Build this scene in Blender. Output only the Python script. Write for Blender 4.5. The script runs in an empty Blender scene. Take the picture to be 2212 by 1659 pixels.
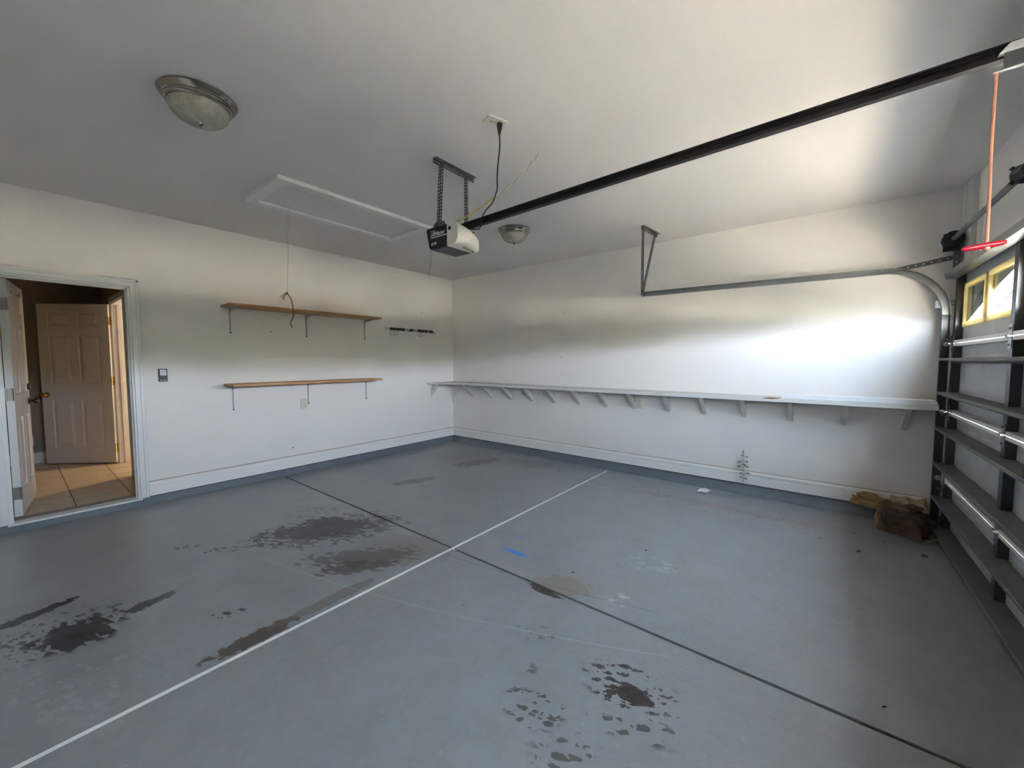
import bpy, bmesh, math, random
from mathutils import Vector, Matrix

random.seed(7)
sc = bpy.context.scene
COL = sc.collection

# ------------------------------------------------------------------ camera
cam_d = bpy.data.cameras.new('camera')
cam = bpy.data.objects.new('camera', cam_d)
COL.objects.link(cam)
sc.camera = cam
cam_d.sensor_fit = 'HORIZONTAL'
cam_d.sensor_width = 36.0
cam_d.lens = 36.0 * 853.0 / 2212.0
cam_d.clip_start = 0.02
cam_d.clip_end = 400
right = Vector((0.78604468, 0.61816969, 0.0))
down = Vector((0.03653342, -0.04645472, -0.99825211))
fwd = Vector((-0.6170892, 0.78467075, -0.05909933))
cam.matrix_world = Matrix(((right.x, -down.x, -fwd.x, 4.9708),
                           (right.y, -down.y, -fwd.y, -4.6891),
                           (right.z, -down.z, -fwd.z, 1.3825),
                           (0, 0, 0, 1)))

# ------------------------------------------------------------------ world, sun, exposure
SUN_EL = math.radians(76.3)
world = bpy.data.worlds.new('world')
sc.world = world
world.use_nodes = True
wn = world.node_tree
wn.nodes.clear()
# hazy bright sky: pale at the horizon, bluer overhead
wtc = wn.nodes.new('ShaderNodeTexCoord')
wsep = wn.nodes.new('ShaderNodeSeparateXYZ')
wramp = wn.nodes.new('ShaderNodeValToRGB')
wramp.color_ramp.elements[0].position = 0.0
wramp.color_ramp.elements[0].color = (0.84, 0.865, 1.0, 1)
wramp.color_ramp.elements[1].position = 0.42
wramp.color_ramp.elements[1].color = (0.39, 0.455, 0.60, 1)
wmid = wramp.color_ramp.elements.new(0.22)
wmid.color = (0.62, 0.68, 0.84, 1)
bg = wn.nodes.new('ShaderNodeBackground')
bg.inputs['Strength'].default_value = 12.5
wo = wn.nodes.new('ShaderNodeOutputWorld')
wn.links.new(wtc.outputs['Generated'], wsep.inputs[0])
wn.links.new(wsep.outputs['Z'], wramp.inputs[0])
wn.links.new(wramp.outputs[0], bg.inputs['Color'])
wn.links.new(bg.outputs[0], wo.inputs['Surface'])

sun_d = bpy.data.lights.new('sun', 'SUN')
sun_d.energy = 26.0
sun_d.angle = math.radians(0.6)
sun_d.color = (1.0, 0.91, 0.80)
sun = bpy.data.objects.new('sun', sun_d)
COL.objects.link(sun)
# sunlight comes from behind the house (from -x), high up
sdir = Vector((math.cos(SUN_EL), 0.15 * math.cos(SUN_EL), -math.sin(SUN_EL))).normalized()
sun.rotation_euler = sdir.to_track_quat('-Z', 'Y').to_euler()
sun.location = (-8, 0, 20)

# sky portals just outside the two arched window groups (they only steer sky sampling)
for k, yc in enumerate((-1.35, -3.79)):
    pd = bpy.data.lights.new('window_portal', 'AREA')
    pd.shape = 'RECTANGLE'
    pd.size, pd.size_y = 0.36, 2.36
    pd.cycles.is_portal = True
    po = bpy.data.objects.new('window_portal', pd)
    COL.objects.link(po)
    po.location = (5.815, yc, 1.80)
    po.rotation_euler = (0, math.radians(90), 0)

sc.view_settings.view_transform = 'Standard'
sc.view_settings.look = 'None'
sc.view_settings.gamma = 1.0
sc.view_settings.use_curve_mapping = False
sc.view_settings.exposure = 3.76
sc.cycles.max_bounces = 8
sc.cycles.diffuse_bounces = 7
sc.cycles.glossy_bounces = 3
sc.cycles.transparent_max_bounces = 8
sc.cycles.caustics_reflective = False
sc.cycles.caustics_refractive = False
sc.cycles.sample_clamp_indirect = 20.0
sc.cycles.use_denoising = True
sc.cycles.use_adaptive_sampling = True
sc.cycles.adaptive_threshold = 0.03
sc.cycles.use_guiding = False


# ------------------------------------------------------------------ materials
def new_mat(name):
    m = bpy.data.materials.new(name)
    m.use_nodes = True
    nt = m.node_tree
    b = nt.nodes['Principled BSDF']
    return m, nt, b


def N(nt, typ, **kw):
    n = nt.nodes.new(typ)
    for k, v in kw.items():
        setattr(n, k, v)
    return n


def val(nt, op, a, b=None, c=None, clamp=False):
    n = nt.nodes.new('ShaderNodeMath')
    n.operation = op
    n.use_clamp = clamp
    for i, x in enumerate((a, b, c)):
        if x is None:
            continue
        if isinstance(x, (int, float)):
            n.inputs[i].default_value = x
        else:
            nt.links.new(x, n.inputs[i])
    return n.outputs[0]


def mixc(nt, fac, a, b):
    n = nt.nodes.new('ShaderNodeMix')
    n.data_type = 'RGBA'
    for sock, x in ((n.inputs[0], fac), (n.inputs[6], a), (n.inputs[7], b)):
        if isinstance(x, (int, float)):
            sock.default_value = x
        elif isinstance(x, tuple):
            sock.default_value = (*x, 1.0)
        else:
            nt.links.new(x, sock)
    return n.outputs[2]


def noise(nt, vec, scale, detail=3.0, rough=0.55):
    n = nt.nodes.new('ShaderNodeTexNoise')
    n.inputs['Scale'].default_value = scale
    n.inputs['Detail'].default_value = detail
    n.inputs['Roughness'].default_value = rough
    nt.links.new(vec, n.inputs['Vector'])
    return n.outputs['Fac']


def maprange(nt, x, a, b, c=0.0, d=1.0):
    n = nt.nodes.new('ShaderNodeMapRange')
    n.interpolation_type = 'SMOOTHSTEP'
    nt.links.new(x, n.inputs[0])
    for i, v in enumerate((a, b, c, d)):
        n.inputs[i + 1].default_value = v
    return n.outputs[0]


def plain(name, col, rough=0.5, metal=0.0, var=0.12, scale=14.0, bump=0.0, bscale=80.0, spec=0.5, stretch=None):
    """A principled material with some procedural colour variation and optional bump."""
    m, nt, b = new_mat(name)
    tc = N(nt, 'ShaderNodeTexCoord')
    vec = tc.outputs['Object']
    if stretch:
        mp = N(nt, 'ShaderNodeMapping')
        mp.inputs['Scale'].default_value = stretch
        nt.links.new(vec, mp.inputs['Vector'])
        vec = mp.outputs[0]
    f = noise(nt, vec, scale)
    lo = tuple(max(0.0, c * (1 - var)) for c in col)
    hi = tuple(min(1.0, c * (1 + var)) for c in col)
    nt.links.new(mixc(nt, f, lo, hi), b.inputs['Base Color'])
    b.inputs['Roughness'].default_value = rough
    b.inputs['Metallic'].default_value = metal
    b.inputs['Specular IOR Level'].default_value = spec
    if bump > 0:
        bp = N(nt, 'ShaderNodeBump')
        bp.inputs['Strength'].default_value = bump
        bp.inputs['Distance'].default_value = 0.002
        nt.links.new(noise(nt, tc.outputs['Object'], bscale, 2.0), bp.inputs['Height'])
        nt.links.new(bp.outputs[0], b.inputs['Normal'])
    return m


def wall_material(name, col, scuffs=True):
    m, nt, b = new_mat(name)
    tc = N(nt, 'ShaderNodeTexCoord')
    vec = tc.outputs['Object']
    f = noise(nt, vec, 1.6, 2.0)
    c = mixc(nt, f, tuple(x * 0.95 for x in col), tuple(x * 1.03 for x in col))
    if scuffs:
        # nail holes: a sparse choice of small dots
        v = N(nt, 'ShaderNodeTexVoronoi')
        v.inputs['Scale'].default_value = 3.2
        nt.links.new(vec, v.inputs['Vector'])
        sep = N(nt, 'ShaderNodeSeparateColor')
        nt.links.new(v.outputs['Color'], sep.inputs[0])
        dots = maprange(nt, v.outputs['Distance'], 0.018, 0.030, 1.0, 0.0)
        keep = val(nt, 'GREATER_THAN', sep.outputs[0], 0.45)
        c = mixc(nt, val(nt, 'MULTIPLY', dots, keep), c, (0.16, 0.15, 0.13))
        # faint scuffs
        w = N(nt, 'ShaderNodeMapping')
        w.inputs['Scale'].default_value = (3.0, 3.0, 14.0)
        nt.links.new(vec, w.inputs['Vector'])
        sm = maprange(nt, noise(nt, w.outputs[0], 2.4, 3.0, 0.7), 0.68, 0.80, 0.0, 0.30)
        c = mixc(nt, sm, c, (0.46, 0.42, 0.35))
    nt.links.new(c, b.inputs['Base Color'])
    b.inputs['Roughness'].default_value = 0.75
    b.inputs['Specular IOR Level'].default_value = 0.2
    return m


def floor_material(region):
    """painted slab; only the stains that touch the slab's own region are added"""
    m, nt, b = new_mat('painted_concrete')
    tc = N(nt, 'ShaderNodeTexCoord')
    vec = tc.outputs['Object']
    n_big = noise(nt, vec, 0.9, 3.0, 0.6)
    n_mid = noise(nt, vec, 5.0, 4.0, 0.65)
    n_fine = noise(nt, vec, 26.0, 1.0, 0.6)
    n_speck = noise(nt, vec, 70.0, 1.0, 0.5)
    mp = N(nt, 'ShaderNodeMapping')
    mp.vector_type = 'TEXTURE'
    mp.inputs['Rotation'].default_value = (0, 0, 0.40)
    mp.inputs['Scale'].default_value = (0.056, 0.024, 1.0)
    nt.links.new(vec, mp.inputs['Vector'])
    vor = N(nt, 'ShaderNodeTexVoronoi')
    vor.inputs['Scale'].default_value = 1.0
    nt.links.new(mp.outputs[0], vor.inputs['Vector'])
    vsep = N(nt, 'ShaderNodeSeparateColor')
    nt.links.new(vor.outputs['Color'], vsep.inputs[0])
    # paint chips: one flake per cell, some cells empty, flakes of unequal size
    size = val(nt, 'MULTIPLY_ADD', vsep.outputs[0], 0.80, -0.16)
    ragged = val(nt, 'MULTIPLY_ADD', val(nt, 'SUBTRACT', n_speck, 0.5), 0.9, vor.outputs['Distance'])
    chip = maprange(nt, val(nt, 'SUBTRACT', ragged, size), -0.02, 0.05, 1.0, 0.0)
    # ragged edge for the larger bare patches
    n_rag = val(nt, 'ADD', val(nt, 'MULTIPLY', n_mid, 0.55), val(nt, 'MULTIPLY', vsep.outputs[1], 0.45))
    c = mixc(nt, n_big, (0.23, 0.24, 0.242), (0.33, 0.343, 0.347))
    c = mixc(nt, maprange(nt, n_mid, 0.35, 0.70, 0.0, 0.55), c, (0.245, 0.243, 0.235))
    c = mixc(nt, maprange(nt, n_fine, 0.45, 0.80, 0.0, 0.25), c, (0.34, 0.355, 0.36))
    c = mixc(nt, maprange(nt, n_speck, 0.71, 0.78, 0.0, 0.5), c, (0.40, 0.42, 0.42))

    def local(cx, cy, rx, ry, ang):
        q = N(nt, 'ShaderNodeMapping')
        q.vector_type = 'TEXTURE'
        q.inputs['Location'].default_value = (cx, cy, 0)
        q.inputs['Rotation'].default_value = (0, 0, ang)
        q.inputs['Scale'].default_value = (rx, ry, 1)
        nt.links.new(vec, q.inputs['Vector'])
        ln = N(nt, 'ShaderNodeVectorMath', operation='LENGTH')
        sx = N(nt, 'ShaderNodeVectorMath', operation='MULTIPLY')
        sx.inputs[1].default_value = (1, 1, 0)
        nt.links.new(q.outputs[0], sx.inputs[0])
        nt.links.new(sx.outputs[0], ln.inputs[0])
        return ln.outputs['Value']

    def stain(c, cx, cy, rx, ry, ang, col, amt=1.4, tex=None, soft=0.12, strength=1.0, chips=False):
        q = 1.6 * max(rx, ry)
        if cx + q < region[0] or cx - q > region[1] or cy + q < region[2] or cy - q > region[3]:
            return c
        d = local(cx, cy, rx, ry, ang)
        tex = tex if tex is not None else n_mid
        e = val(nt, 'ADD', d, val(nt, 'MULTIPLY', val(nt, 'SUBTRACT', tex, 0.5), amt))
        k = maprange(nt, e, 1.0 - soft, 1.0, strength, 0.0)
        if chips:
            k = val(nt, 'MULTIPLY', k, chip)
        return mixc(nt, k, c, col)

    DK, TAN = (0.032, 0.030, 0.028), (0.235, 0.205, 0.175)
    # tan bare patch and dark peeling around the crossing of the joints
    c = stain(c, 2.60, -2.98, 0.46, 0.30, 0.75, TAN, 1.2, n_mid, 0.6, 0.75)
    c = stain(c, 2.52, -3.20, 0.36, 0.14, 0.85, (0.10, 0.088, 0.075), 1.8, n_rag, 0.2, 0.75)
    c = stain(c, 2.58, -3.32, 0.24, 0.09, 0.85, (0.075, 0.066, 0.056), 1.6, n_rag, 0.15, 0.8)
    c = stain(c, 1.86, -3.14, 0.52, 0.24, 1.05, (0.085, 0.080, 0.074), 1.6, n_rag, 0.15, 0.8)
    c = stain(c, 1.82, -3.16, 0.40, 0.17, 1.05, (0.045, 0.042, 0.040), 1.7, n_rag, 0.12, 0.9)
    c = stain(c, 1.70, -3.08, 0.17, 0.12, 1.0, DK, 1.2, n_rag, 0.12, 0.95)
    c = stain(c, 1.70, -3.46, 0.30, 0.20, 0.9, DK, 0.8, n_mid, 0.3, 0.9, True)
    c = stain(c, 2.00, -3.28, 0.42, 0.16, 0.9, DK, 0.9, n_mid, 0.3, 0.8, True)
    c = stain(c, 1.62, -3.82, 0.16, 0.09, 1.0, DK, 0.6, n_mid, 0.3, 0.9, True)
    c = stain(c, 1.36, -3.95, 0.09, 0.05, 1.0, DK, 0.6, n_mid, 0.3, 0.85, True)
    c = stain(c, 1.45, -3.00, 0.30, 0.20, 0.9, (0.12, 0.11, 0.10), 0.9, n_mid, 0.4, 0.6, True)
    # rusty strip beside the white joint
    c = stain(c, 2.815, -4.00, 0.060, 0.20, 0.0, (0.105, 0.078, 0.058), 1.0, n_rag, 0.12, 0.95)
    c = stain(c, 2.80, -3.60, 0.05, 0.32, 0.0, (0.17, 0.145, 0.125), 1.6, n_mid, 0.2, 0.7)
    c = stain(c, 2.48, -4.02, 0.09, 0.05, 1.0, DK, 0.6, n_mid, 0.2, 0.95, True)
    # dark stains at the left edge
    c = stain(c, 1.70, -4.70, 0.045, 0.17, 0.30, DK, 1.2, n_rag, 0.12, 0.95)
    c = stain(c, 2.09, -4.55, 0.16, 0.14, 0.3, DK, 1.7, n_rag, 0.3, 0.9)
    c = stain(c, 1.98, -4.60, 0.30, 0.30, 0.3, DK, 0.7, n_mid, 0.5, 0.75, True)
    c = stain(c, 2.03, -4.26, 0.040, 0.14, 0.25, (0.045, 0.045, 0.045), 1.3, n_rag, 0.12, 0.9)
    c = stain(c, 2.00, -4.42, 0.10, 0.16, 0.25, (0.06, 0.06, 0.06), 1.0, n_mid, 0.4, 0.7, True)
    # brown patches toward the corner
    c = stain(c, 1.33, -0.82, 0.14, 0.36, -0.30, (0.105, 0.092, 0.075), 1.2, n_rag, 0.10, 0.9)
    c = stain(c, 1.36, -1.87, 0.08, 0.26, -0.3, (0.135, 0.118, 0.098), 1.2, n_rag, 0.12, 0.85)
    c = stain(c, 0.95, -0.70, 0.65, 0.60, 0.0, (0.19, 0.175, 0.152), 1.2, n_mid, 0.7, 0.6)
    c = stain(c, 1.9, -0.45, 0.55, 0.22, 0.1, (0.18, 0.162, 0.14), 1.6, n_rag, 0.4, 0.6)
    # patch on the dark joint
    c = stain(c, 3.76, -2.66, 0.18, 0.12, 0.35, (0.25, 0.22, 0.185), 0.9, n_rag, 0.12, 0.9)
    c = stain(c, 3.72, -2.775, 0.13, 0.030, 0.0, (0.062, 0.045, 0.032), 1.0, n_rag, 0.2, 0.95)
    # chips near the camera
    c = stain(c, 4.405, -3.165, 0.078, 0.050, 0.2, (0.050, 0.038, 0.032), 0.9, n_rag, 0.1, 1.0)
    c = stain(c, 4.37, -3.13, 0.24, 0.15, 0.25, (0.066, 0.053, 0.046), 0.6, n_mid, 0.3, 0.95, True)
    c = stain(c, 4.12, -3.46, 0.15, 0.10, 0.4, (0.085, 0.072, 0.064), 0.8, n_mid, 0.3, 0.9, True)
    c = stain(c, 4.47, -3.30, 0.20, 0.08, 0.3, (0.085, 0.070, 0.062), 0.9, n_mid, 0.3, 0.85, True)
    c = stain(c, 4.36, -3.56, 0.20, 0.13, 0.2, (0.09, 0.078, 0.070), 0.9, n_mid, 0.4, 0.8, True)
    c = stain(c, 3.90, -3.10, 0.16, 0.08, 0.4, (0.11, 0.105, 0.10), 0.7, n_mid, 0.4, 0.7, True)
    c = stain(c, 4.00, -3.36, 0.05, 0.10, 0.2, (0.10, 0.08, 0.07), 0.7, n_mid, 0.4, 0.7, True)
    # pale flakes
    c = stain(c, 4.07, -2.58, 0.14, 0.08, 0.3, (0.55, 0.57, 0.57), 0.7, n_mid, 0.4, 0.6, True)
    c = stain(c, 4.10, -2.05, 0.26, 0.14, 0.3, (0.48, 0.50, 0.50), 0.9, n_mid, 0.5, 0.45, True)
    c = stain(c, 2.55, -4.55, 0.40, 0.26, 0.55, (0.42, 0.43, 0.42), 0.9, n_mid, 0.6, 0.35, True)
    # blue chalk
    c = stain(c, 3.28, -2.505, 0.17, 0.040, 0.0, (0.06, 0.24, 0.62), 0.4, n_mid, 0.8, 1.0)
    c = stain(c, 3.15, -2.28, 0.07, 0.035, 0.0, (0.12, 0.27, 0.50), 0.4, n_mid, 0.9, 0.6)
    # dusty line along the back wall
    c = stain(c, 4.3, -0.60, 1.6, 0.10, 0.03, (0.25, 0.215, 0.185), 1.6, n_rag, 0.7, 0.65)

    # long thin scratch swinging across the slab, and a straight hairline
    def arc(c, cx, cy, r, w, bx, by, br, col, k):
        dd = local(cx, cy, 1, 1, 0)
        a = val(nt, 'ABSOLUTE', val(nt, 'SUBTRACT', dd, r))
        lim = maprange(nt, local(bx, by, br, br, 0), 0.9, 1.0, 1.0, 0.0)
        mk = val(nt, 'MULTIPLY', maprange(nt, a, w * 0.4, w, k, 0.0), lim)
        return mixc(nt, mk, c, col)
    c = arc(c, 0.0, 6.6, 10.45, 0.006, 3.2, -3.26, 1.35, (0.42, 0.45, 0.44), 0.35)
    c = arc(c, 1.6, 7.4, 10.32, 0.004, 3.6, -2.93, 0.85, (0.08, 0.08, 0.08), 0.55)

    nt.links.new(c, b.inputs['Base Color'])
    b.inputs['Roughness'].default_value = 0.33
    b.inputs['Specular IOR Level'].default_value = 0.5
    bp = N(nt, 'ShaderNodeBump')
    bp.inputs['Strength'].default_value = 0.12
    bp.inputs['Distance'].default_value = 0.004
    nt.links.new(n_fine, bp.inputs['Height'])
    nt.links.new(bp.outputs[0], b.inputs['Normal'])
    return m


def baseboard_material():
    m, nt, b = new_mat('aged_white_trim')
    tc = N(nt, 'ShaderNodeTexCoord')
    vec = tc.outputs['Object']
    mp = N(nt, 'ShaderNodeMapping')
    mp.inputs['Scale'].default_value = (2.0, 2.0, 30.0)
    nt.links.new(vec, mp.inputs['Vector'])
    f = maprange(nt, noise(nt, mp.outputs[0], 1.6, 5.0, 0.7), 0.58, 0.78, 0.0, 0.45)
    nt.links.new(mixc(nt, f, (0.84, 0.825, 0.80), (0.56, 0.46, 0.35)), b.inputs['Base Color'])
    b.inputs['Roughness'].default_value = 0.5
    return m


def wood_material(name, a, bcol, axis_scale, rough=0.55):
    m, nt, b = new_mat(name)
    tc = N(nt, 'ShaderNodeTexCoord')
    mp = N(nt, 'ShaderNodeMapping')
    mp.inputs['Scale'].default_value = axis_scale
    nt.links.new(tc.outputs['Object'], mp.inputs['Vector'])
    f = noise(nt, mp.outputs[0], 3.0, 6.0, 0.65)
    nt.links.new(mixc(nt, maprange(nt, f, 0.3, 0.7), a, bcol), b.inputs['Base Color'])
    b.inputs['Roughness'].default_value = rough
    return m


def glass_material():
    m = bpy.data.materials.new('window_glass')
    m.use_nodes = True
    nt = m.node_tree
    nt.nodes.clear()
    out = N(nt, 'ShaderNodeOutputMaterial')
    tr = N(nt, 'ShaderNodeBsdfTransparent')
    tr.inputs['Color'].default_value = (0.93, 0.96, 0.95, 1)
    gl = N(nt, 'ShaderNodeBsdfGlossy')
    gl.inputs['Roughness'].default_value = 0.03
    # Schlick reflectance, the same from both sides of the pane
    lw = N(nt, 'ShaderNodeLayerWeight')
    lw.inputs['Blend'].default_value = 0.5
    refl = val(nt, 'MULTIPLY_ADD', val(nt, 'POWER', lw.outputs['Facing'], 5.0), 0.9, 0.03)
    mx = N(nt, 'ShaderNodeMixShader')
    nt.links.new(refl, mx.inputs[0])
    nt.links.new(tr.outputs[0], mx.inputs[1])
    nt.links.new(gl.outputs[0], mx.inputs[2])
    nt.links.new(mx.outputs[0], out.inputs['Surface'])
    return m


def translucent(name, col, k=0.35, rough=0.4):
    m, nt, b = new_mat(name)
    tc = N(nt, 'ShaderNodeTexCoord')
    f = noise(nt, tc.outputs['Object'], 9.0)
    c = mixc(nt, f, tuple(x * 0.93 for x in col), tuple(min(1, x * 1.05) for x in col))
    nt.links.new(c, b.inputs['Base Color'])
    b.inputs['Roughness'].default_value = rough
    t = N(nt, 'ShaderNodeBsdfTranslucent')
    nt.links.new(c, t.inputs['Color'])
    mx = N(nt, 'ShaderNodeMixShader')
    mx.inputs[0].default_value = k
    out = nt.nodes['Material Output']
    nt.links.new(b.outputs[0], mx.inputs[1])
    nt.links.new(t.outputs[0], mx.inputs[2])
    nt.links.new(mx.outputs[0], out.inputs['Surface'])
    return m


def alabaster():
    m, nt, b = new_mat('alabaster_glass')
    tc = N(nt, 'ShaderNodeTexCoord')
    f = noise(nt, tc.outputs['Object'], 13.0, 5.0, 0.7)
    nt.links.new(mixc(nt, maprange(nt, f, 0.35, 0.7), (0.30, 0.29, 0.23), (0.44, 0.43, 0.36)), b.inputs['Base Color'])
    b.inputs['Roughness'].default_value = 0.25
    return m


M = {}
M['wall'] = wall_material('off_white_wall', (0.83, 0.80, 0.765))
M['ceiling'] = wall_material('ceiling_paint', (0.74, 0.715, 0.685), False)
M['curb'] = plain('grey_painted_curb', (0.165, 0.185, 0.20), 0.45, 0, 0.2, 6.0, 0.2, 40)
M['joint_white'] = plain('white_joint_filler', (0.82, 0.82, 0.80), 0.7, 0, 0.15, 9.0)
M['joint_dark'] = plain('dirty_joint_gap_shade', (0.075, 0.070, 0.064), 0.8, 0, 0.6, 5.0)  # dirty floor joints, also the painted shadow strips under the baseboards
M['base'] = baseboard_material()
M['trim'] = plain('white_gloss_trim', (0.76, 0.76, 0.74), 0.35, 0, 0.04)
M['doorpaint'] = plain('white_door_paint', (0.70, 0.69, 0.68), 0.4, 0, 0.04)
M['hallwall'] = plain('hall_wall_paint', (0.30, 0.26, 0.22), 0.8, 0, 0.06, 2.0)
M['tile'] = plain('beige_floor_tile', (0.56, 0.47, 0.35), 0.35, 0, 0.14, 7.0)
M['grout'] = plain('tile_grout', (0.36, 0.30, 0.22), 0.8)
M['brass'] = plain('brass', (0.72, 0.52, 0.20), 0.28, 1.0, 0.1)
M['bronze'] = plain('dark_bronze', (0.03, 0.025, 0.022), 0.35, 0.6, 0.2)
M['nickel'] = plain('brushed_nickel', (0.34, 0.31, 0.27), 0.2, 1.0, 0.06)
M['hinge'] = plain('aged_steel_hinge', (0.36, 0.34, 0.30), 0.4, 0.9, 0.2)
M['galv'] = plain('galvanised_steel', (0.30, 0.31, 0.315), 0.33, 0.9, 0.22, 18.0)
M['galv_dark'] = plain('dull_galvanised_steel', (0.085, 0.085, 0.083), 0.36, 0.7, 0.25, 14.0)
M['bracket_grey'] = plain('grey_enamel_bracket', (0.42, 0.43, 0.44), 0.4)
M['angle'] = plain('perforated_steel', (0.17, 0.17, 0.16), 0.45, 0.6, 0.2, 14.0)
M['shaft'] = plain('grey_steel_tube', (0.22, 0.225, 0.215), 0.45, 0.4, 0.2)
M['strut'] = plain('dusty_galvanised_strut', (0.17, 0.165, 0.145), 0.55, 0.15, 0.3, 9.0)
M['skin'] = plain('white_painted_steel_door', (0.46, 0.48, 0.475), 0.45, 0.0, 0.16, 5.0)
M['strip'] = plain('white_door_rail', (0.72, 0.72, 0.68), 0.4, 0, 0.06)
M['cream'] = translucent('yellowed_cream_plastic', (0.66, 0.58, 0.32), 0.30)
M['insert'] = plain('grey_arch_insert', (0.42, 0.43, 0.41), 0.6)
M['glass'] = glass_material()
M['black'] = plain('black_painted_steel', (0.018, 0.017, 0.017), 0.4, 0.1, 0.3)
M['black_plastic'] = plain('black_plastic', (0.020, 0.020, 0.022), 0.4)
M['rail'] = plain('dark_brown_rail', (0.022, 0.018, 0.018), 0.45, 0.5, 0.3)
M['chain'] = plain('black_chain', (0.012, 0.012, 0.012), 0.5, 0.5)
M['chassis_bottom'] = plain('dark_grey_steel', (0.085, 0.082, 0.080), 0.5, 0.3)
M['lens'] = translucent('yellowed_white_lens', (0.80, 0.77, 0.70), 0.20, 0.3)
M['print'] = plain('white_print', (0.80, 0.80, 0.80), 0.5, 0, 0.02)
M['cable_yellow'] = plain('yellow_wire', (0.55, 0.40, 0.08), 0.5)
M['cable_white'] = plain('white_wire', (0.74, 0.72, 0.55), 0.5)
M['cable_tan'] = plain('dirty_white_wire', (0.40, 0.37, 0.28), 0.5)
M['wire'] = plain('grey_wire', (0.12, 0.12, 0.11), 0.5)
M['pine'] = wood_material('stained_pine', (0.58, 0.32, 0.14), (0.44, 0.225, 0.095), (26, 1.4, 26))
M['whitewood'] = plain('white_painted_wood', (0.66, 0.655, 0.63), 0.5, 0, 0.10, 5.0, 0.15, 60)
M['benchtop'] = wood_material('worn_white_bench', (0.66, 0.65, 0.62), (0.52, 0.46, 0.38), (1.2, 9, 9))
M['vinyl'] = plain('white_vinyl_trim', (0.80, 0.81, 0.82), 0.35, 0, 0.02)
M['plate'] = plain('ivory_plastic', (0.68, 0.65, 0.55), 0.4, 0, 0.03)
M['slot'] = plain('outlet_slot', (0.10, 0.08, 0.06), 0.6)
M['button'] = plain('pale_grey_button', (0.66, 0.67, 0.68), 0.35, 0, 0.03)
M['rope_brown'] = plain('red_brown_rope', (0.26, 0.085, 0.045), 0.8, 0, 0.3, 60.0, 0.5, 300)
M['cord'] = plain('pale_cord', (0.52, 0.50, 0.46), 0.7)
M['rope_red'] = plain('orange_red_rope', (0.66, 0.30, 0.20), 0.7, 0, 0.25, 90.0, 0.4, 300)
M['red'] = plain('red_plastic', (0.40, 0.008, 0.024), 0.35, 0, 0.05)
M['kraft'] = wood_material('tan_kraft_paper', (0.42, 0.28, 0.12), (0.30, 0.18, 0.075), (4, 4, 4), 0.8)
M['kraft_dark'] = wood_material('stained_brown_paper', (0.135, 0.072, 0.038), (0.06, 0.034, 0.022), (5, 5, 5), 0.85)
M['kraft_mid'] = wood_material('brown_kraft_paper', (0.24, 0.145, 0.070), (0.13, 0.075, 0.04), (5, 5, 5), 0.85)
M['kraft_pale'] = wood_material('pale_kraft_paper', (0.46, 0.36, 0.22), (0.34, 0.25, 0.15), (5, 5, 5), 0.85)
M['cardboard'] = wood_material('orange_cardboard', (0.38, 0.22, 0.11), (0.22, 0.11, 0.055), (6, 6, 6), 0.8)
M['leaf'] = plain('green_leaf', (0.055, 0.12, 0.035), 0.5, 0, 0.3, 40)
M['deadleaf'] = plain('dry_leaf', (0.045, 0.030, 0.020), 0.8, 0, 0.4, 40)
M['stem'] = plain('pale_stem', (0.22, 0.28, 0.14), 0.6)
M['paper'] = plain('white_paper', (0.72, 0.72, 0.72), 0.7)
M['driveway'] = plain('driveway_concrete', (0.45, 0.395, 0.335), 0.9, 0, 0.08, 2.0)
M['lawn'] = plain('sandy_yard', (0.52, 0.455, 0.34), 0.9, 0, 0.25, 3.0)
M['hedge'] = plain('tree_foliage', (0.14, 0.15, 0.08), 0.9, 0, 0.4, 1.2)
M['siding'] = plain('house_siding', (0.55, 0.53, 0.48), 0.8)
M['shingle'] = plain('roof_shingle', (0.12, 0.11, 0.10), 0.9)


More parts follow.
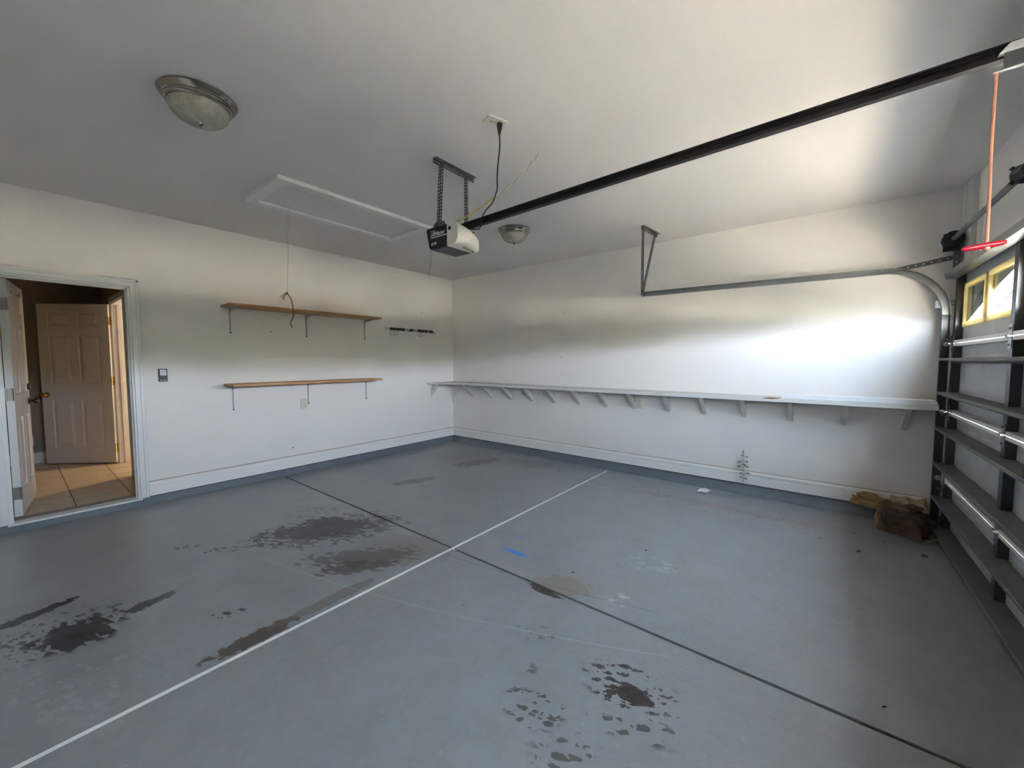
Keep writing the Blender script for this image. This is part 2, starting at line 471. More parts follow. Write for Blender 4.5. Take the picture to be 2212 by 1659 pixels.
# ------------------------------------------------------------------ mesh helpers
class MB:
    def __init__(self):
        self.v, self.f = [], []

    def add(self, vs, fs):
        o = len(self.v)
        self.v += [tuple(x) for x in vs]
        self.f += [tuple(i + o for i in f) for f in fs]
        return self

    def box(self, x0, x1, y0, y1, z0, z1):
        x0, x1 = sorted((x0, x1)); y0, y1 = sorted((y0, y1)); z0, z1 = sorted((z0, z1))
        return self.add([(x0, y0, z0), (x1, y0, z0), (x1, y1, z0), (x0, y1, z0),
                         (x0, y0, z1), (x1, y0, z1), (x1, y1, z1), (x0, y1, z1)],
                        [(0, 3, 2, 1), (4, 5, 6, 7), (0, 1, 5, 4), (1, 2, 6, 5), (2, 3, 7, 6), (3, 0, 4, 7)])

    def prism(self, loop, d):
        """loop: planar 3D polygon; extruded by vector d."""
        n = len(loop)
        a = [Vector(p) for p in loop]
        bb = [p + Vector(d) for p in a]
        fs = [tuple(range(n - 1, -1, -1)), tuple(range(n, 2 * n))]
        fs += [(i, (i + 1) % n, n + (i + 1) % n, n + i) for i in range(n)]
        return self.add(a + bb, fs)

    def bar(self, p0, p1, w, h, up=(0, 0, 1)):
        p0, p1 = Vector(p0), Vector(p1)
        t = (p1 - p0).normalized()
        u = Vector(up)
        s = t.cross(u).normalized()
        u = s.cross(t).normalized()
        loop = [p0 + s * a * w / 2 + u * b * h / 2 for a, b in ((-1, -1), (1, -1), (1, 1), (-1, 1))]
        return self.prism(loop, p1 - p0)

    def tube(self, pts, r, n=8, radii=None, cap=True):
        pts = [Vector(p) for p in pts]
        rings = []
        prev = None
        for i, p in enumerate(pts):
            a = pts[max(0, i - 1)]
            b = pts[min(len(pts) - 1, i + 1)]
            t = (b - a).normalized()
            if prev is None:
                ref = Vector((0, 0, 1)) if abs(t.z) < 0.9 else Vector((1, 0, 0))
                s = t.cross(ref).normalized()
            else:
                s = (prev - t * prev.dot(t)).normalized()
            prev = s
            u = t.cross(s)
            rr = radii[i] if radii else r
            rings.append([p + (s * math.cos(2 * math.pi * k / n) + u * math.sin(2 * math.pi * k / n)) * rr for k in range(n)])
        vs = [v for rg in rings for v in rg]
        fs = []
        for i in range(len(rings) - 1):
            for k in range(n):
                k2 = (k + 1) % n
                fs.append((i * n + k, i * n + k2, (i + 1) * n + k2, (i + 1) * n + k))
        if cap:
            fs.append(tuple(range(n - 1, -1, -1)))
            fs.append(tuple((len(rings) - 1) * n + k for k in range(n)))
        return self.add(vs, fs)

    def lathe(self, prof, center, n=32, axis='Z'):
        """prof: list of (r, h) from first to last along axis."""
        c = Vector(center)
        vs, fs = [], []
        for r, h in prof:
            for k in range(n):
                a = 2 * math.pi * k / n
                q = (r * math.cos(a), r * math.sin(a), h)
                if axis == 'Y':
                    q = (q[0], q[2], q[1])
                elif axis == 'X':
                    q = (q[2], q[0], q[1])
                vs.append(c + Vector(q))
        m = len(prof)
        for i in range(m - 1):
            for k in range(n):
                k2 = (k + 1) % n
                fs.append((i * n + k, i * n + k2, (i + 1) * n + k2, (i + 1) * n + k))
        fs.append(tuple(range(n - 1, -1, -1)))
        fs.append(tuple((m - 1) * n + k for k in range(n)))
        return self.add(vs, fs)

    def build(self, name, mat, parent=None, smooth=False, bevel=0.0, loc=None):
        me = bpy.data.meshes.new(name)
        me.from_pydata(self.v, [], self.f)
        bm = bmesh.new()
        bm.from_mesh(me)
        bmesh.ops.recalc_face_normals(bm, faces=bm.faces)
        bm.to_mesh(me)
        bm.free()
        me.materials.append(M[mat] if isinstance(mat, str) else mat)
        if smooth:
            for p in me.polygons:
                p.use_smooth = True
            if hasattr(me, 'set_sharp_from_angle'):
                me.set_sharp_from_angle(angle=math.radians(38))
        o = bpy.data.objects.new(name, me)
        COL.objects.link(o)
        if bevel > 0:
            bv = o.modifiers.new('bevel', 'BEVEL')
            bv.width = bevel
            bv.segments = 2
            bv.limit_method = 'ANGLE'
        if parent is not None:
            o.parent = parent
            o.matrix_parent_inverse = parent.matrix_world.inverted()
        return o


def empty(name, loc=(0, 0, 0)):
    o = bpy.data.objects.new(name, None)
    COL.objects.link(o)
    o.location = loc
    o.matrix_world = Matrix.Translation(loc)
    o.empty_display_size = 0.05
    return o


def thing(name, label, cat, loc=(0, 0, 0), group=None):
    o = empty(name, loc)
    o['label'] = label
    o['category'] = cat
    if group:
        o['group'] = group
    return o


def tag(o, label, cat, group=None):
    o['label'] = label
    o['category'] = cat
    if group:
        o['group'] = group
    return o


def struct(o, label=None, cat=None):
    o['kind'] = 'structure'
    if label:
        o['label'] = label
    if cat:
        o['category'] = cat
    return o


def bez(pts, n=8):
    """Catmull-Rom through points."""
    P = [Vector(p) for p in pts]
    P = [P[0] * 2 - P[1]] + P + [P[-1] * 2 - P[-2]]
    out = []
    for i in range(1, len(P) - 2):
        for k in range(n):
            t = k / n
            a, b, c, d = P[i - 1], P[i], P[i + 1], P[i + 2]
            out.append(0.5 * ((2 * b) + (c - a) * t + (2 * a - 5 * b + 4 * c - d) * t * t + (3 * b - a - 3 * c + d) * t ** 3))
    out.append(P[-2])
    return out


# ------------------------------------------------------------------ the room
H = 2.74
XC = 5.82          # inner face of the garage-door wall
YS = -5.50         # wall behind the camera
CURB = 0.097


def fz(x, y):
    """floor height: the slab rises a little toward the left wall"""
    return 0.0065 * (-y) * max(0.0, 1 - x / 5.8)


# floor: bed + four slabs separated by recessed joints
JX, JY, G = 2.885, -2.742, 0.012
floor = MB().box(-0.15, XC + 0.02, YS - 0.1, 0.12, -0.30, -0.035).build('floor', 'joint_dark')
struct(floor, 'worn grey painted concrete garage floor with crossing joints', 'floor')
for (x0, x1) in ((-0.02, JX - G), (JX + G, XC + 0.02)):
    for (y0, y1) in ((YS, JY - G * 0.8), (JY + G * 0.8, 0.02)):
        mb = MB()
        nx, ny = 8, 8
        vs, fs = [], []
        for i in range(nx + 1):
            for j in range(ny + 1):
                x = x0 + (x1 - x0) * i / nx
                y = y0 + (y1 - y0) * j / ny
                vs.append((x, y, fz(x, y)))
        for i in range(nx):
            for j in range(ny):
                a = i * (ny + 1) + j
                fs.append((a, a + ny + 1, a + ny + 2, a + 1))
        # skirt
        loop = [i * (ny + 1) for i in range(nx + 1)] + [nx * (ny + 1) + j for j in range(1, ny + 1)] + \
               [i * (ny + 1) + ny for i in range(nx - 1, -1, -1)] + [j for j in range(ny - 1, 0, -1)]
        base = len(vs)
        vs += [(vs[i][0], vs[i][1], -0.035) for i in loop]
        L = len(loop)
        for k in range(L):
            fs.append((loop[k], base + k, base + (k + 1) % L, loop[(k + 1) % L]))
        mb.add(vs, fs).build('slab', floor_material((x0, x1, y0, y1)), floor)
mb = MB()
vs = []
for k in range(41):
    y = YS + (0.0 - YS) * k / 40
    z = fz(JX, y) - 0.0015
    w = G + 0.001
    vs += [(JX - w, y, -0.03), (JX - w, y, z), (JX + w, y, z), (JX + w, y, -0.03)]
fs = []
for k in range(40):
    for q in range(3):
        a = k * 4 + q
        fs.append((a, a + 4, a + 5, a + 1))
mb.add(vs, fs).build('joint_filler', 'joint_white', floor)
MB().box(-0.02, JX - G, JY - G, JY + G, -0.034, 0.006).build('joint_filler', 'joint_dark', floor)
MB().box(JX + G, XC, JY - G, JY + G, -0.034, -0.008).build('joint_filler', 'joint_dark', floor)

# walls
T = 0.12
DY0, DY1, DZ0, DZ1 = -4.745, -3.985, 0.10, 2.055     # opening of the house door in the left wall
mb = MB()
mb.box(-T, 0, DY1, 0.12, 0.0, H)
mb.box(-T, 0, YS - 0.12, DY0, 0.0, H)
mb.box(-T, 0, DY0, DY1, DZ1, H)
mb.box(-T, 0, DY0, DY1, -0.05, DZ0 - 0.02)
struct(mb.build('wall_left', 'wall'), 'off-white painted wall with the house door and two wooden shelves', 'wall')
struct(MB().box(0, XC + 0.15, 0, 0.12, 0.0, H).build('wall_back', 'wall'), 'off-white painted wall behind the long white bench', 'wall')
# door wall: header and side pieces round the garage door opening
OY0, OY1, OZ = -5.03, -0.11, 2.120
mb = MB()
mb.box(XC, XC + 0.09, YS - 0.12, 0.0, OZ, H)
mb.box(XC, XC + 0.09, OY1, 0.0, 0.0, OZ)
mb.box(XC, XC + 0.09, YS - 0.12, OY0, 0.0, OZ)
struct(mb.build('wall_right', 'wall'), 'off-white wall above and around the garage door', 'wall')
struct(MB().box(-T, XC + 0.15, YS - 0.12, YS, -0.05, H).build('wall_front', 'wall'), 'off-white painted wall on the camera side', 'wall')
struct(MB().box(-T, XC + 0.15, YS - 0.12, 0.12, H, H + 0.12).build('ceiling', 'ceiling'), 'white painted drywall ceiling', 'ceiling')

# painted curbs (concrete stem wall) and baseboards
mb = MB()
loop = [(0.0, 0, CURB), (0.004, 0, CURB), (0.010, 0, 0.0), (0.0, 0, -0.03)]
mb.prism(loop, (0, YS, 0))
struct(mb.build('trim_1', 'curb'), 'grey painted concrete curb under the left wall', 'curb')
mb = MB()
loop = [(0.0, 0.0, CURB), (0.0, -0.006, CURB), (0.0, -0.022, 0.045), (0.0, -0.050, 0.012), (0.0, -0.075, -0.003), (0.0, 0.0, -0.03)]
mb.prism(loop, (XC, 0, 0))
struct(mb.build('trim_2', 'curb'), 'grey painted concrete curb under the back wall', 'curb')


def base_profile(z0, s):
    """(offset, z) profile for the two-tier baseboard"""
    return [(0.0, z0), (0.016, z0), (0.016, z0 + 0.096), (0.006, z0 + 0.099), (0.006, z0 + 0.106), (0.020, z0 + 0.109),
            (0.020, z0 + 0.122), (0.014, z0 + 0.128), (0.008, z0 + 0.136), (0.0, z0 + 0.140)]


pr = base_profile(CURB, 1)
struct(MB().prism([(o, 0, z) for o, z in pr], (0, -3.925, 0)).build('baseboard_left', 'base'),
       'white two-step baseboard along the left wall', 'baseboard')
struct(MB().prism([(0.0, -o, z) for o, z in pr], (XC, 0, 0)).build('baseboard_back', 'base'),
       'stained white two-step baseboard along the back wall', 'baseboard')
# shadow line painted in as a dark strip between curb and baseboard
MB().box(0, 0.0165, -3.925, -0.0005, CURB - 0.001, CURB + 0.007).build('gap_shadow', 'joint_dark', bpy.data.objects['baseboard_left'])
MB().box(0.0005, XC, -0.0165, 0, CURB - 0.001, CURB + 0.007).build('gap_shadow', 'joint_dark', bpy.data.objects['baseboard_back'])
# yellowed caulk where the baseboards meet the walls
for nm, b0, d in (('baseboard_left', (0, 0), (0, -3.925, 0)), ('baseboard_back', (0, 0), (XC, 0, 0))):
    zt = CURB + 0.139
    if nm == 'baseboard_left':
        lp = [(0, 0, zt), (0.007, 0, zt), (0.003, 0, zt + 0.005), (0, 0, zt + 0.006)]
    else:
        lp = [(0, 0, zt), (0, -0.007, zt), (0, -0.003, zt + 0.005), (0, 0, zt + 0.006)]
    MB().prism(lp, d).build('caulk', plain('yellowed_caulk', (0.42, 0.33, 0.23), 0.7, 0, 0.4, 6.0), bpy.data.objects[nm])

# wooden board in the corner beside the garage door, ceiling to floor
struct(MB().box(XC - 0.036, XC, -0.105, -0.0, 0.0, H).build('trim_3', 'whitewood', bevel=0.003),
       'white painted upright board in the corner beside the garage door', 'board')
struct(MB().box(XC - 0.030, XC, -0.27, -0.105, 2.10, H).build('trim_4', 'whitewood', bevel=0.003),
       'short white painted board above the cable drum', 'board')

# weather stops the garage door closes against
mb = MB()
mb.box(XC - 0.0135, XC + 0.09, -5.05, -0.10, 2.098, 2.125)
mb.box(XC - 0.0135, XC + 0.09, -0.150, -0.10, 0.0, 2.125)
mb.box(XC - 0.0135, XC + 0.09, -5.05, -4.985, 0.0, 2.125)
mb.box(XC - 0.0135, XC + 0.06, -5.03, -0.11, -0.04, 0.035)
struct(mb.build('trim_9', 'trim'), 'white weather stop around the garage door', 'door stop')

# ------------------------------------------------------------------ house door in the left wall
# casing (garage side), jamb, sill
mb = MB()
cw, ct = 0.058, 0.016
mb.box(0, ct, DY1, DY1 + cw, CURB, DZ1 + cw)
mb.box(0, ct, DY0 - cw, DY0, CURB, DZ1 + cw)
mb.box(0, ct, DY0, DY1, DZ1, DZ1 + cw)
mb.box(0, ct + 0.006, DY1 + cw * 0.62, DY1 + cw, CURB, DZ1 + cw)
mb.box(0, ct + 0.006, DY0 - cw, DY0 - cw * 0.62, CURB, DZ1 + cw)
mb.box(0, ct + 0.006, DY0 - cw, DY1 + cw, DZ1 + cw * 0.62, DZ1 + cw)
struct(mb.build('trim_5', 'trim', bevel=0.002), 'white casing around the open house door', 'casing')
mb = MB()
mb.box(-T - 0.02, 0.004, DY1 - 0.016, DY1, DZ0, DZ1)
mb.box(-T - 0.02, 0.004, DY0, DY0 + 0.022, DZ0, DZ1)
mb.box(-T - 0.02, 0.004, DY0, DY1, DZ1 - 0.016, DZ1)
mb.box(-0.062, -0.030, DY1 - 0.028, DY1 - 0.016, DZ0, DZ1 - 0.016)
mb.box(-0.062, -0.030, DY0 + 0.022, DY1 - 0.016, DZ1 - 0.030, DZ1 - 0.016)
struct(mb.build('trim_6', 'trim'), 'white door jamb lining the house doorway', 'jamb')
sill = MB().box(-0.05, 0.030, DY0 - 0.01, DY1 + 0.01, CURB - 0.012, CURB + 0.004).build('trim_7', 'trim', bevel=0.002)
struct(sill, 'white metal threshold of the house doorway', 'threshold')
MB().box(-T - 0.02, -0.05, DY0 + 0.02, DY1 - 0.016, CURB - 0.005, CURB + 0.012).build('sill_strip', 'hallwall', sill)


def panel_door(name, hinge, direction, width, z0, z1, thick, normal, knob_z, knob_mat, label, deadbolt=None, hinge_mat='hinge', paint='doorpaint'):
    """six-panel door leaf: slab with recessed mouldings on both faces. direction: unit vector from hinge to free edge."""
    d = Vector(direction).normalized()
    n = Vector(normal).normalized()
    o = Vector(hinge)
    root = empty(name, (o.x, o.y, z0))
    struct(root, label, 'door')

    def P(u, w, z):
        q = o + d * u + n * w
        return (q.x, q.y, z)

    def slab(u0, u1, w0, w1, za, zb):
        return [P(u0, w0, za), P(u1, w0, za), P(u1, w1, za), P(u0, w1, za),
                P(u0, w0, zb), P(u1, w0, zb), P(u1, w1, zb), P(u0, w1, zb)]
    BF = [(0, 3, 2, 1), (4, 5, 6, 7), (0, 1, 5, 4), (1, 2, 6, 5), (2, 3, 7, 6), (3, 0, 4, 7)]
    t = thick / 2
    h = z1 - z0
    s = width / 0.81
    us = [0, 0.115 * s, 0.360 * s, 0.450 * s, 0.695 * s, width]
    zs = [z0, z0 + 0.20, z0 + 0.79, z0 + 0.99, z0 + 1.58, z0 + 1.68, z0 + 1.86, z1]
    mb = MB()
    mb.add(slab(0, width, -t + 0.010, t - 0.010, z0, z1), BF)           # core
    for w0, w1 in ((-t, -t + 0.0105), (t - 0.0105, t)):
        for a, b in ((0, 1), (2, 3), (4, 5)):
            mb.add(slab(us[a], us[b], w0, w1, z0, z1), BF)
        for a, b in ((1, 2), (3, 4)):
            for c, e in ((0, 1), (2, 3), (4, 5), (6, 7)):
                mb.add(slab(us[a], us[b], w0, w1, zs[c], zs[e]), BF)
    mb.build('leaf', paint, root)
    for a, b in ((1, 2), (3, 4)):
        for c, e in ((1, 2), (3, 4), (5, 6)):
            mb = MB()
            for sg in (-1, 1):
                u0, u1, za, zb = us[a], us[b], zs[c], zs[e]
                q0 = 0.030
                outer = [P(u0 + 0.012, sg * (t - 0.010), za + 0.012), P(u1 - 0.012, sg * (t - 0.010), za + 0.012),
                         P(u1 - 0.012, sg * (t - 0.010), zb - 0.012), P(u0 + 0.012, sg * (t - 0.010), zb - 0.012)]
                inner = [P(u0 + 0.012 + q0, sg * (t - 0.001), za + 0.012 + q0), P(u1 - 0.012 - q0, sg * (t - 0.001), za + 0.012 + q0),
                         P(u1 - 0.012 - q0, sg * (t - 0.001), zb - 0.012 - q0), P(u0 + 0.012 + q0, sg * (t - 0.001), zb - 0.012 - q0)]
                mb.add(outer + inner, [(4, 5, 6, 7), (0, 1, 5, 4), (1, 2, 6, 5), (2, 3, 7, 6), (3, 0, 4, 7)])
            mb.build('panel', paint, root)
    uk = width - 0.065
    for sg in (-1, 1):
        c = Vector(P(uk, sg * t, knob_z))
        axis = n * sg
        pts = [c, c + axis * 0.006, c + axis * 0.008, c + axis * 0.026, c + axis * 0.032, c + axis * 0.044, c + axis * 0.058, c + axis * 0.064]
        MB().tube(pts, 0.02, 14, [0.031, 0.031, 0.013, 0.012, 0.022, 0.029, 0.025, 0.010]).build('knob', knob_mat, root, True)
        if deadbolt:
            c = Vector(P(uk, sg * t, deadbolt))
            MB().tube([c, c + axis * 0.014, c + axis * 0.018], 0.03, 14, [0.029, 0.027, 0.018]).build('deadbolt', knob_mat, root, True)
    for hz in (z0 + 0.19, z0 + h * 0.52, z1 - 0.20):
        mb = MB()
        mb.tube([P(-0.004, -t if sg else t, hz - 0.05) for sg in (1,)] + [P(-0.004, -t, hz + 0.05)], 0.0065, 8)
        mb.tube([P(-0.004, t, hz - 0.05), P(-0.004, t, hz + 0.05)], 0.0065, 8)
        mb.add(slab(-0.0025, 0.0005, -t, t, hz - 0.05, hz + 0.05), BF)
        mb.build('hinge_leaf', hinge_mat, root)
    return root


# entry door, swung into the hall
d1 = Vector((-0.745, 0.090, 0)).normalized()
n1 = Vector((-d1.y, d1.x, 0))
panel_door('door_1', (-0.118, -4.697, 0), d1, 0.745, 0.118, 2.030, 0.042, n1, 1.010, 'bronze',
           'white six-panel house door swung inward with dark knob and deadbolt', 1.145)
# jamb-side hinge plates
mb = MB()
for hz in (0.31, 1.12, 1.86):
    mb.box(-0.100, -0.030, DY0 + 0.022, DY0 + 0.025, hz - 0.05, hz + 0.05)
root_d1 = bpy.data.objects['door_1']
for hz in (0.31, 1.12, 1.86):
    MB().box(-0.105, -0.062, DY0 + 0.022, DY0 + 0.0245, hz - 0.05, hz + 0.05).build('hinge_plate', 'hinge', root_d1)

# hall behind the doorway
HX0, HY1, HZ = -2.72, -3.885, 2.42
tilefloor = MB().box(HX0 - 0.05, -T, -5.5, -1.8, 0.02, 0.092).build('floor_hall', 'grout')
struct(tilefloor, 'beige tiled floor of the hall behind the open door', 'floor')
tp = 0.3665
proto = None
for i in range(9):
    for j in range(-2, 6):
        x1 = -T - 0.03 - i * tp
        y0 = -4.38 + (j - 1) * tp
        if x1 - tp < HX0 - 0.4 or y0 > -2.0:
            continue
        if proto is None:
            proto = MB().box(-tp + 0.003, -0.003, 0.003, tp - 0.003, 0.0, 0.0085).build('tile', 'tile', bevel=0.0015)
            t_ = proto
        else:
            t_ = bpy.data.objects.new('tile', proto.data)
            COL.objects.link(t_)
        t_.location = (x1, y0, 0.092)
        t_.parent = tilefloor
mb = MB()
mb.box(HX0 - 0.1, HX0, -5.6, -3.885, 0.0, HZ)
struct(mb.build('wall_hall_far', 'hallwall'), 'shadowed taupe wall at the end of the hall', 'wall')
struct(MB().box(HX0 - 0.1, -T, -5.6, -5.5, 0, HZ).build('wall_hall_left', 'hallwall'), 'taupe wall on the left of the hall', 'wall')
IX0, IX1, IZ = -1.935, -1.055, 2.085      # inner doorway in the right hall wall
mb = MB()
mb.box(HX0 - 0.1, IX0, HY1, HY1 + 0.11, 0, HZ)
mb.box(IX1, -T, HY1, HY1 + 0.11, 0, HZ)
mb.box(IX0, IX1, HY1, HY1 + 0.11, IZ, HZ)
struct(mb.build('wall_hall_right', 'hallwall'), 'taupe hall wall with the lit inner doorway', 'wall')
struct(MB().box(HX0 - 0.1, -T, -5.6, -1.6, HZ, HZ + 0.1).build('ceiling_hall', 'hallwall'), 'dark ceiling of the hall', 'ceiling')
mb = MB()
mb.box(IX0, IX0 + 0.018, HY1 - 0.002, HY1 + 0.112, 0.10, IZ)
mb.box(IX1 - 0.018, IX1, HY1 - 0.002, HY1 + 0.112, 0.10, IZ)
mb.box(IX0, IX1, HY1 - 0.002, HY1 + 0.112, IZ - 0.018, IZ)
mb.box(IX0 + 0.018, IX0 + 0.030, HY1 + 0.045, HY1 + 0.08, 0.10, IZ - 0.018)
mb.box(IX0 - 0.06, IX0, HY1 - 0.016, HY1, 0.10, IZ + 0.06)
mb.box(IX1, IX1 + 0.06, HY1 - 0.016, HY1, 0.10, IZ + 0.06)
mb.box(IX0, IX1, HY1 - 0.016, HY1, IZ, IZ + 0.06)
struct(mb.build('trim_8', 'trim'), 'white jamb and casing of the lit inner doorway', 'casing')
struct(MB().prism([(HX0 + o, -5.5, z) for o, z in base_profile(0.10, 1)], (0, 1.6, 0)).build('baseboard_hall', 'trim'),
       'white baseboard at the end of the hall', 'baseboard')
# the lit room beyond the inner doorway
mb = MB()
mb.box(HX0 - 0.1, HX0, HY1 + 0.11, -1.6, 0, HZ)
mb.box(HX0 - 0.1, -T, -1.7, -1.6, 0, HZ)
struct(mb.build('wall_inner_room', plain('cream_room_paint', (0.62, 0.52, 0.36), 0.8)), 'warm lit cream wall of the room beyond the hall', 'wall')
# inner door, half open, hinged on the far jamb
d2 = Vector((-0.615, -0.545, 0)).normalized()
n2 = Vector((d2.y, -d2.x, 0))
panel_door('door_2', (-1.925, -3.905, 0), d2, 0.815, 0.115, 2.068, 0.036, n2, 0.965, 'brass',
           'six-panel inner hall door standing half open with brass knob', None, 'brass')
# ceiling lamp of that room
lamp = thing('ceiling_lamp', 'warm glowing lamp on the ceiling of the room beyond the hall', 'lamp', (-1.55, -2.75, HZ))
MB().lathe([(0.12, 0.0), (0.12, -0.02), (0.10, -0.03)], (-1.55, -2.75, HZ), 24).build('base', 'nickel', lamp, True)
ld = bpy.data.lights.new('ceiling_lamp_light', 'AREA')
ld.shape = 'DISK'
ld.size = 0.22
ld.energy = 2.1
ld.color = (1.0, 0.70, 0.36)
lo = bpy.data.objects.new('bulb', ld)
COL.objects.link(lo)
lo.location = (-1.55, -2.75, HZ - 0.04)
lo.parent = lamp
lo.matrix_parent_inverse = lamp.matrix_world.inverted()
# outlet on the far hall wall
t = thing('wall_outlet', 'pale outlet plate low on the dark hall wall behind the brass-knobbed door', 'outlet', (HX0, -4.58, 0.39))
MB().box(HX0, HX0 + 0.006, -4.615, -4.545, 0.335, 0.45).build('plate', 'plate', t, bevel=0.002)
for dz in (0.372, 0.413):
    MB().box(HX0 + 0.006, HX0 + 0.008, -4.594, -4.566, dz - 0.013, dz + 0.013).build('receptacle', 'slot', t)

# ------------------------------------------------------------------ outdoors
struct(MB().box(XC + 0.02, 10.4, -10, 4.5, -0.25, -0.03).build('driveway', 'driveway'), 'sunlit concrete driveway outside the garage door', 'driveway')
struct(MB().box(XC + 0.05, 120, -80, 80, -0.5, -0.26).build('yard', 'lawn'), 'pale sandy yard outside the garage', 'yard')
struct(MB().box(10.4, 19, -80, 80, -0.27, -0.10).build('street', plain('asphalt', (0.20, 0.185, 0.16), 0.9)), 'grey asphalt street beyond the driveway', 'street')
# trees across the street
rt = random.Random(2)
vs, fs = [], []
nh = 60
for k in range(nh + 1):
    y = -70 + 140 * k / nh
    h = 4.6 + rt.uniform(-1.2, 1.6)
    xx = 46 + rt.uniform(-1.0, 1.0)
    vs += [(xx, y, -0.26), (xx - 1.2, y, h * 0.5), (xx + 0.6, y, h), (xx + 4, y, -0.26)]
for k in range(nh):
    a = k * 4
    fs += [(a, a + 4, a + 5, a + 1), (a + 1, a + 5, a + 6, a + 2), (a + 2, a + 6, a + 7, a + 3)]
struct(MB().add(vs, fs).build('tree_line', 'hedge'), 'distant green tree line across the street', 'trees')
# house shell above the garage: roof slab and eave that shade the first stretch of driveway
mb = MB()
mb.prism([(-8, -14, 5.9), (XC + 0.40, -14, 2.98), (XC + 0.40, -14, 2.86), (-8, -14, 2.9)], (0, 22, 0))
struct(mb.build('roof', 'shingle'), 'shingled house roof with eave over the garage door', 'roof')


# ------------------------------------------------------------------ garage door
SX = 5.800          # inner face of the steel skin
FX = 5.758          # front of the stiles
ST = 5.692          # front edge of the struts
DYA, DYB = -0.13, -5.01
gd = thing('garage_door', 'closed wide sectional garage door, grey steel inside with arched windows', 'garage door', (SX, -2.57, 0))
joints = [0.012, 0.445, 0.98, 1.515, 2.118]
PITCH = (DYA - DYB - 0.06) / 4
stile_y = [DYA - k * PITCH for k in range(5)]          # +y edge of each stile, 0.06 wide
bays = [(stile_y[k] - 0.06, stile_y[k + 1]) for k in range(4)]
wins = []
for (ya, yb) in bays:
    mid = (ya + yb) / 2
    wins.append((ya - 0.045, mid + 0.020))
    wins.append((mid - 0.020, yb + 0.012))
WZ0, WZ1 = 1.635, 1.960
for s in range(4):
    z0, z1 = joints[s] + 0.003, joints[s + 1] - 0.003
    mb = MB()
    if s < 3:
        mb.box(SX, SX + 0.006, DYA, DYB, z0, z1)
    else:
        mb.box(SX, SX + 0.006, DYA, DYB, z0, WZ0 + 0.02)
        mb.box(SX, SX + 0.006, DYA, DYB, WZ1 - 0.02, z1)
        ys = [DYA] + [v for w in wins for v in (w[0] - 0.02, w[1] + 0.02)] + [DYB]
        for k in range(0, len(ys), 2):
            mb.box(SX, SX + 0.006, ys[k], ys[k + 1], WZ0 + 0.02, WZ1 - 0.02)
    sec = mb.build('door_section', 'skin', gd)
    # pressed raised panels on the skin (recess lines)
    if s < 3:
        for (ya, yb) in bays:
            mid = (ya + yb) / 2
            for (pa, pb) in ((ya - 0.05, mid + 0.03), (mid - 0.03, yb + 0.05)):
                zz0, zz1 = z0 + 0.085, z1 - 0.085
                q = 0.02
                o4 = [(SX, pa, zz0), (SX, pb, zz0), (SX, pb, zz1), (SX, pa, zz1)]
                i4 = [(SX - 0.005, pa - q, zz0 + q), (SX - 0.005, pb + q, zz0 + q), (SX - 0.005, pb + q, zz1 - q), (SX - 0.005, pa - q, zz1 - q)]
                MB().add(o4 + i4, [(4, 5, 6, 7), (0, 1, 5, 4), (1, 2, 6, 5), (2, 3, 7, 6), (3, 0, 4, 7)]).build('pressed_panel', 'skin', sec)
    # stiles
    for k, y in enumerate(stile_y):
        MB().box(FX, SX, y - 0.06, y, z0 + 0.002, z1 - 0.002).build('stile', 'galv_dark', sec)
    # meeting rails at the section edges
    for (ya, yb) in bays:
        if s > 0:
            MB().box(FX - 0.002, SX, ya - 0.002, yb + 0.002, z0, z0 + 0.020).build('meeting_rail', 'strip', sec)
        if s < 3:
            MB().box(FX - 0.002, SX, ya - 0.002, yb + 0.002, z1 - 0.020, z1).build('meeting_rail', 'strip', sec)
    # hinges across the joint above, at the inner stiles
    if s < 3:
        for y in stile_y[1:4]:
            mb = MB()
            mb.box(FX - 0.004, FX, y - 0.052, y - 0.008, z1 - 0.065, z1 + 0.065)
            mb.tube([(FX - 0.010, y - 0.050, z1 + 0.003), (FX - 0.010, y - 0.010, z1 + 0.003)], 0.009, 8)
            for q in (-0.045, 0.045):
                mb.tube([(FX - 0.002, y - 0.03, z1 + q), (FX - 0.012, y - 0.03, z1 + q)], 0.007, 6)
            mb.build('hinge', 'galv', sec)
        # roller hinge at the end stile
        y = DYA
        mb = MB()
        mb.box(FX - 0.004, FX, y - 0.055, y - 0.005, z1 - 0.06, z1 + 0.06)
        mb.tube([(FX - 0.026, y - 0.055, z1), (FX - 0.026, y + 0.034, z1)], 0.006, 8)
        mb.lathe([(0.018, -0.008), (0.020, -0.004), (0.020, 0.004), (0.018, 0.008)], (FX - 0.026, y + 0.024, z1), 14, 'Y')
        mb.build('roller', 'galv', sec)

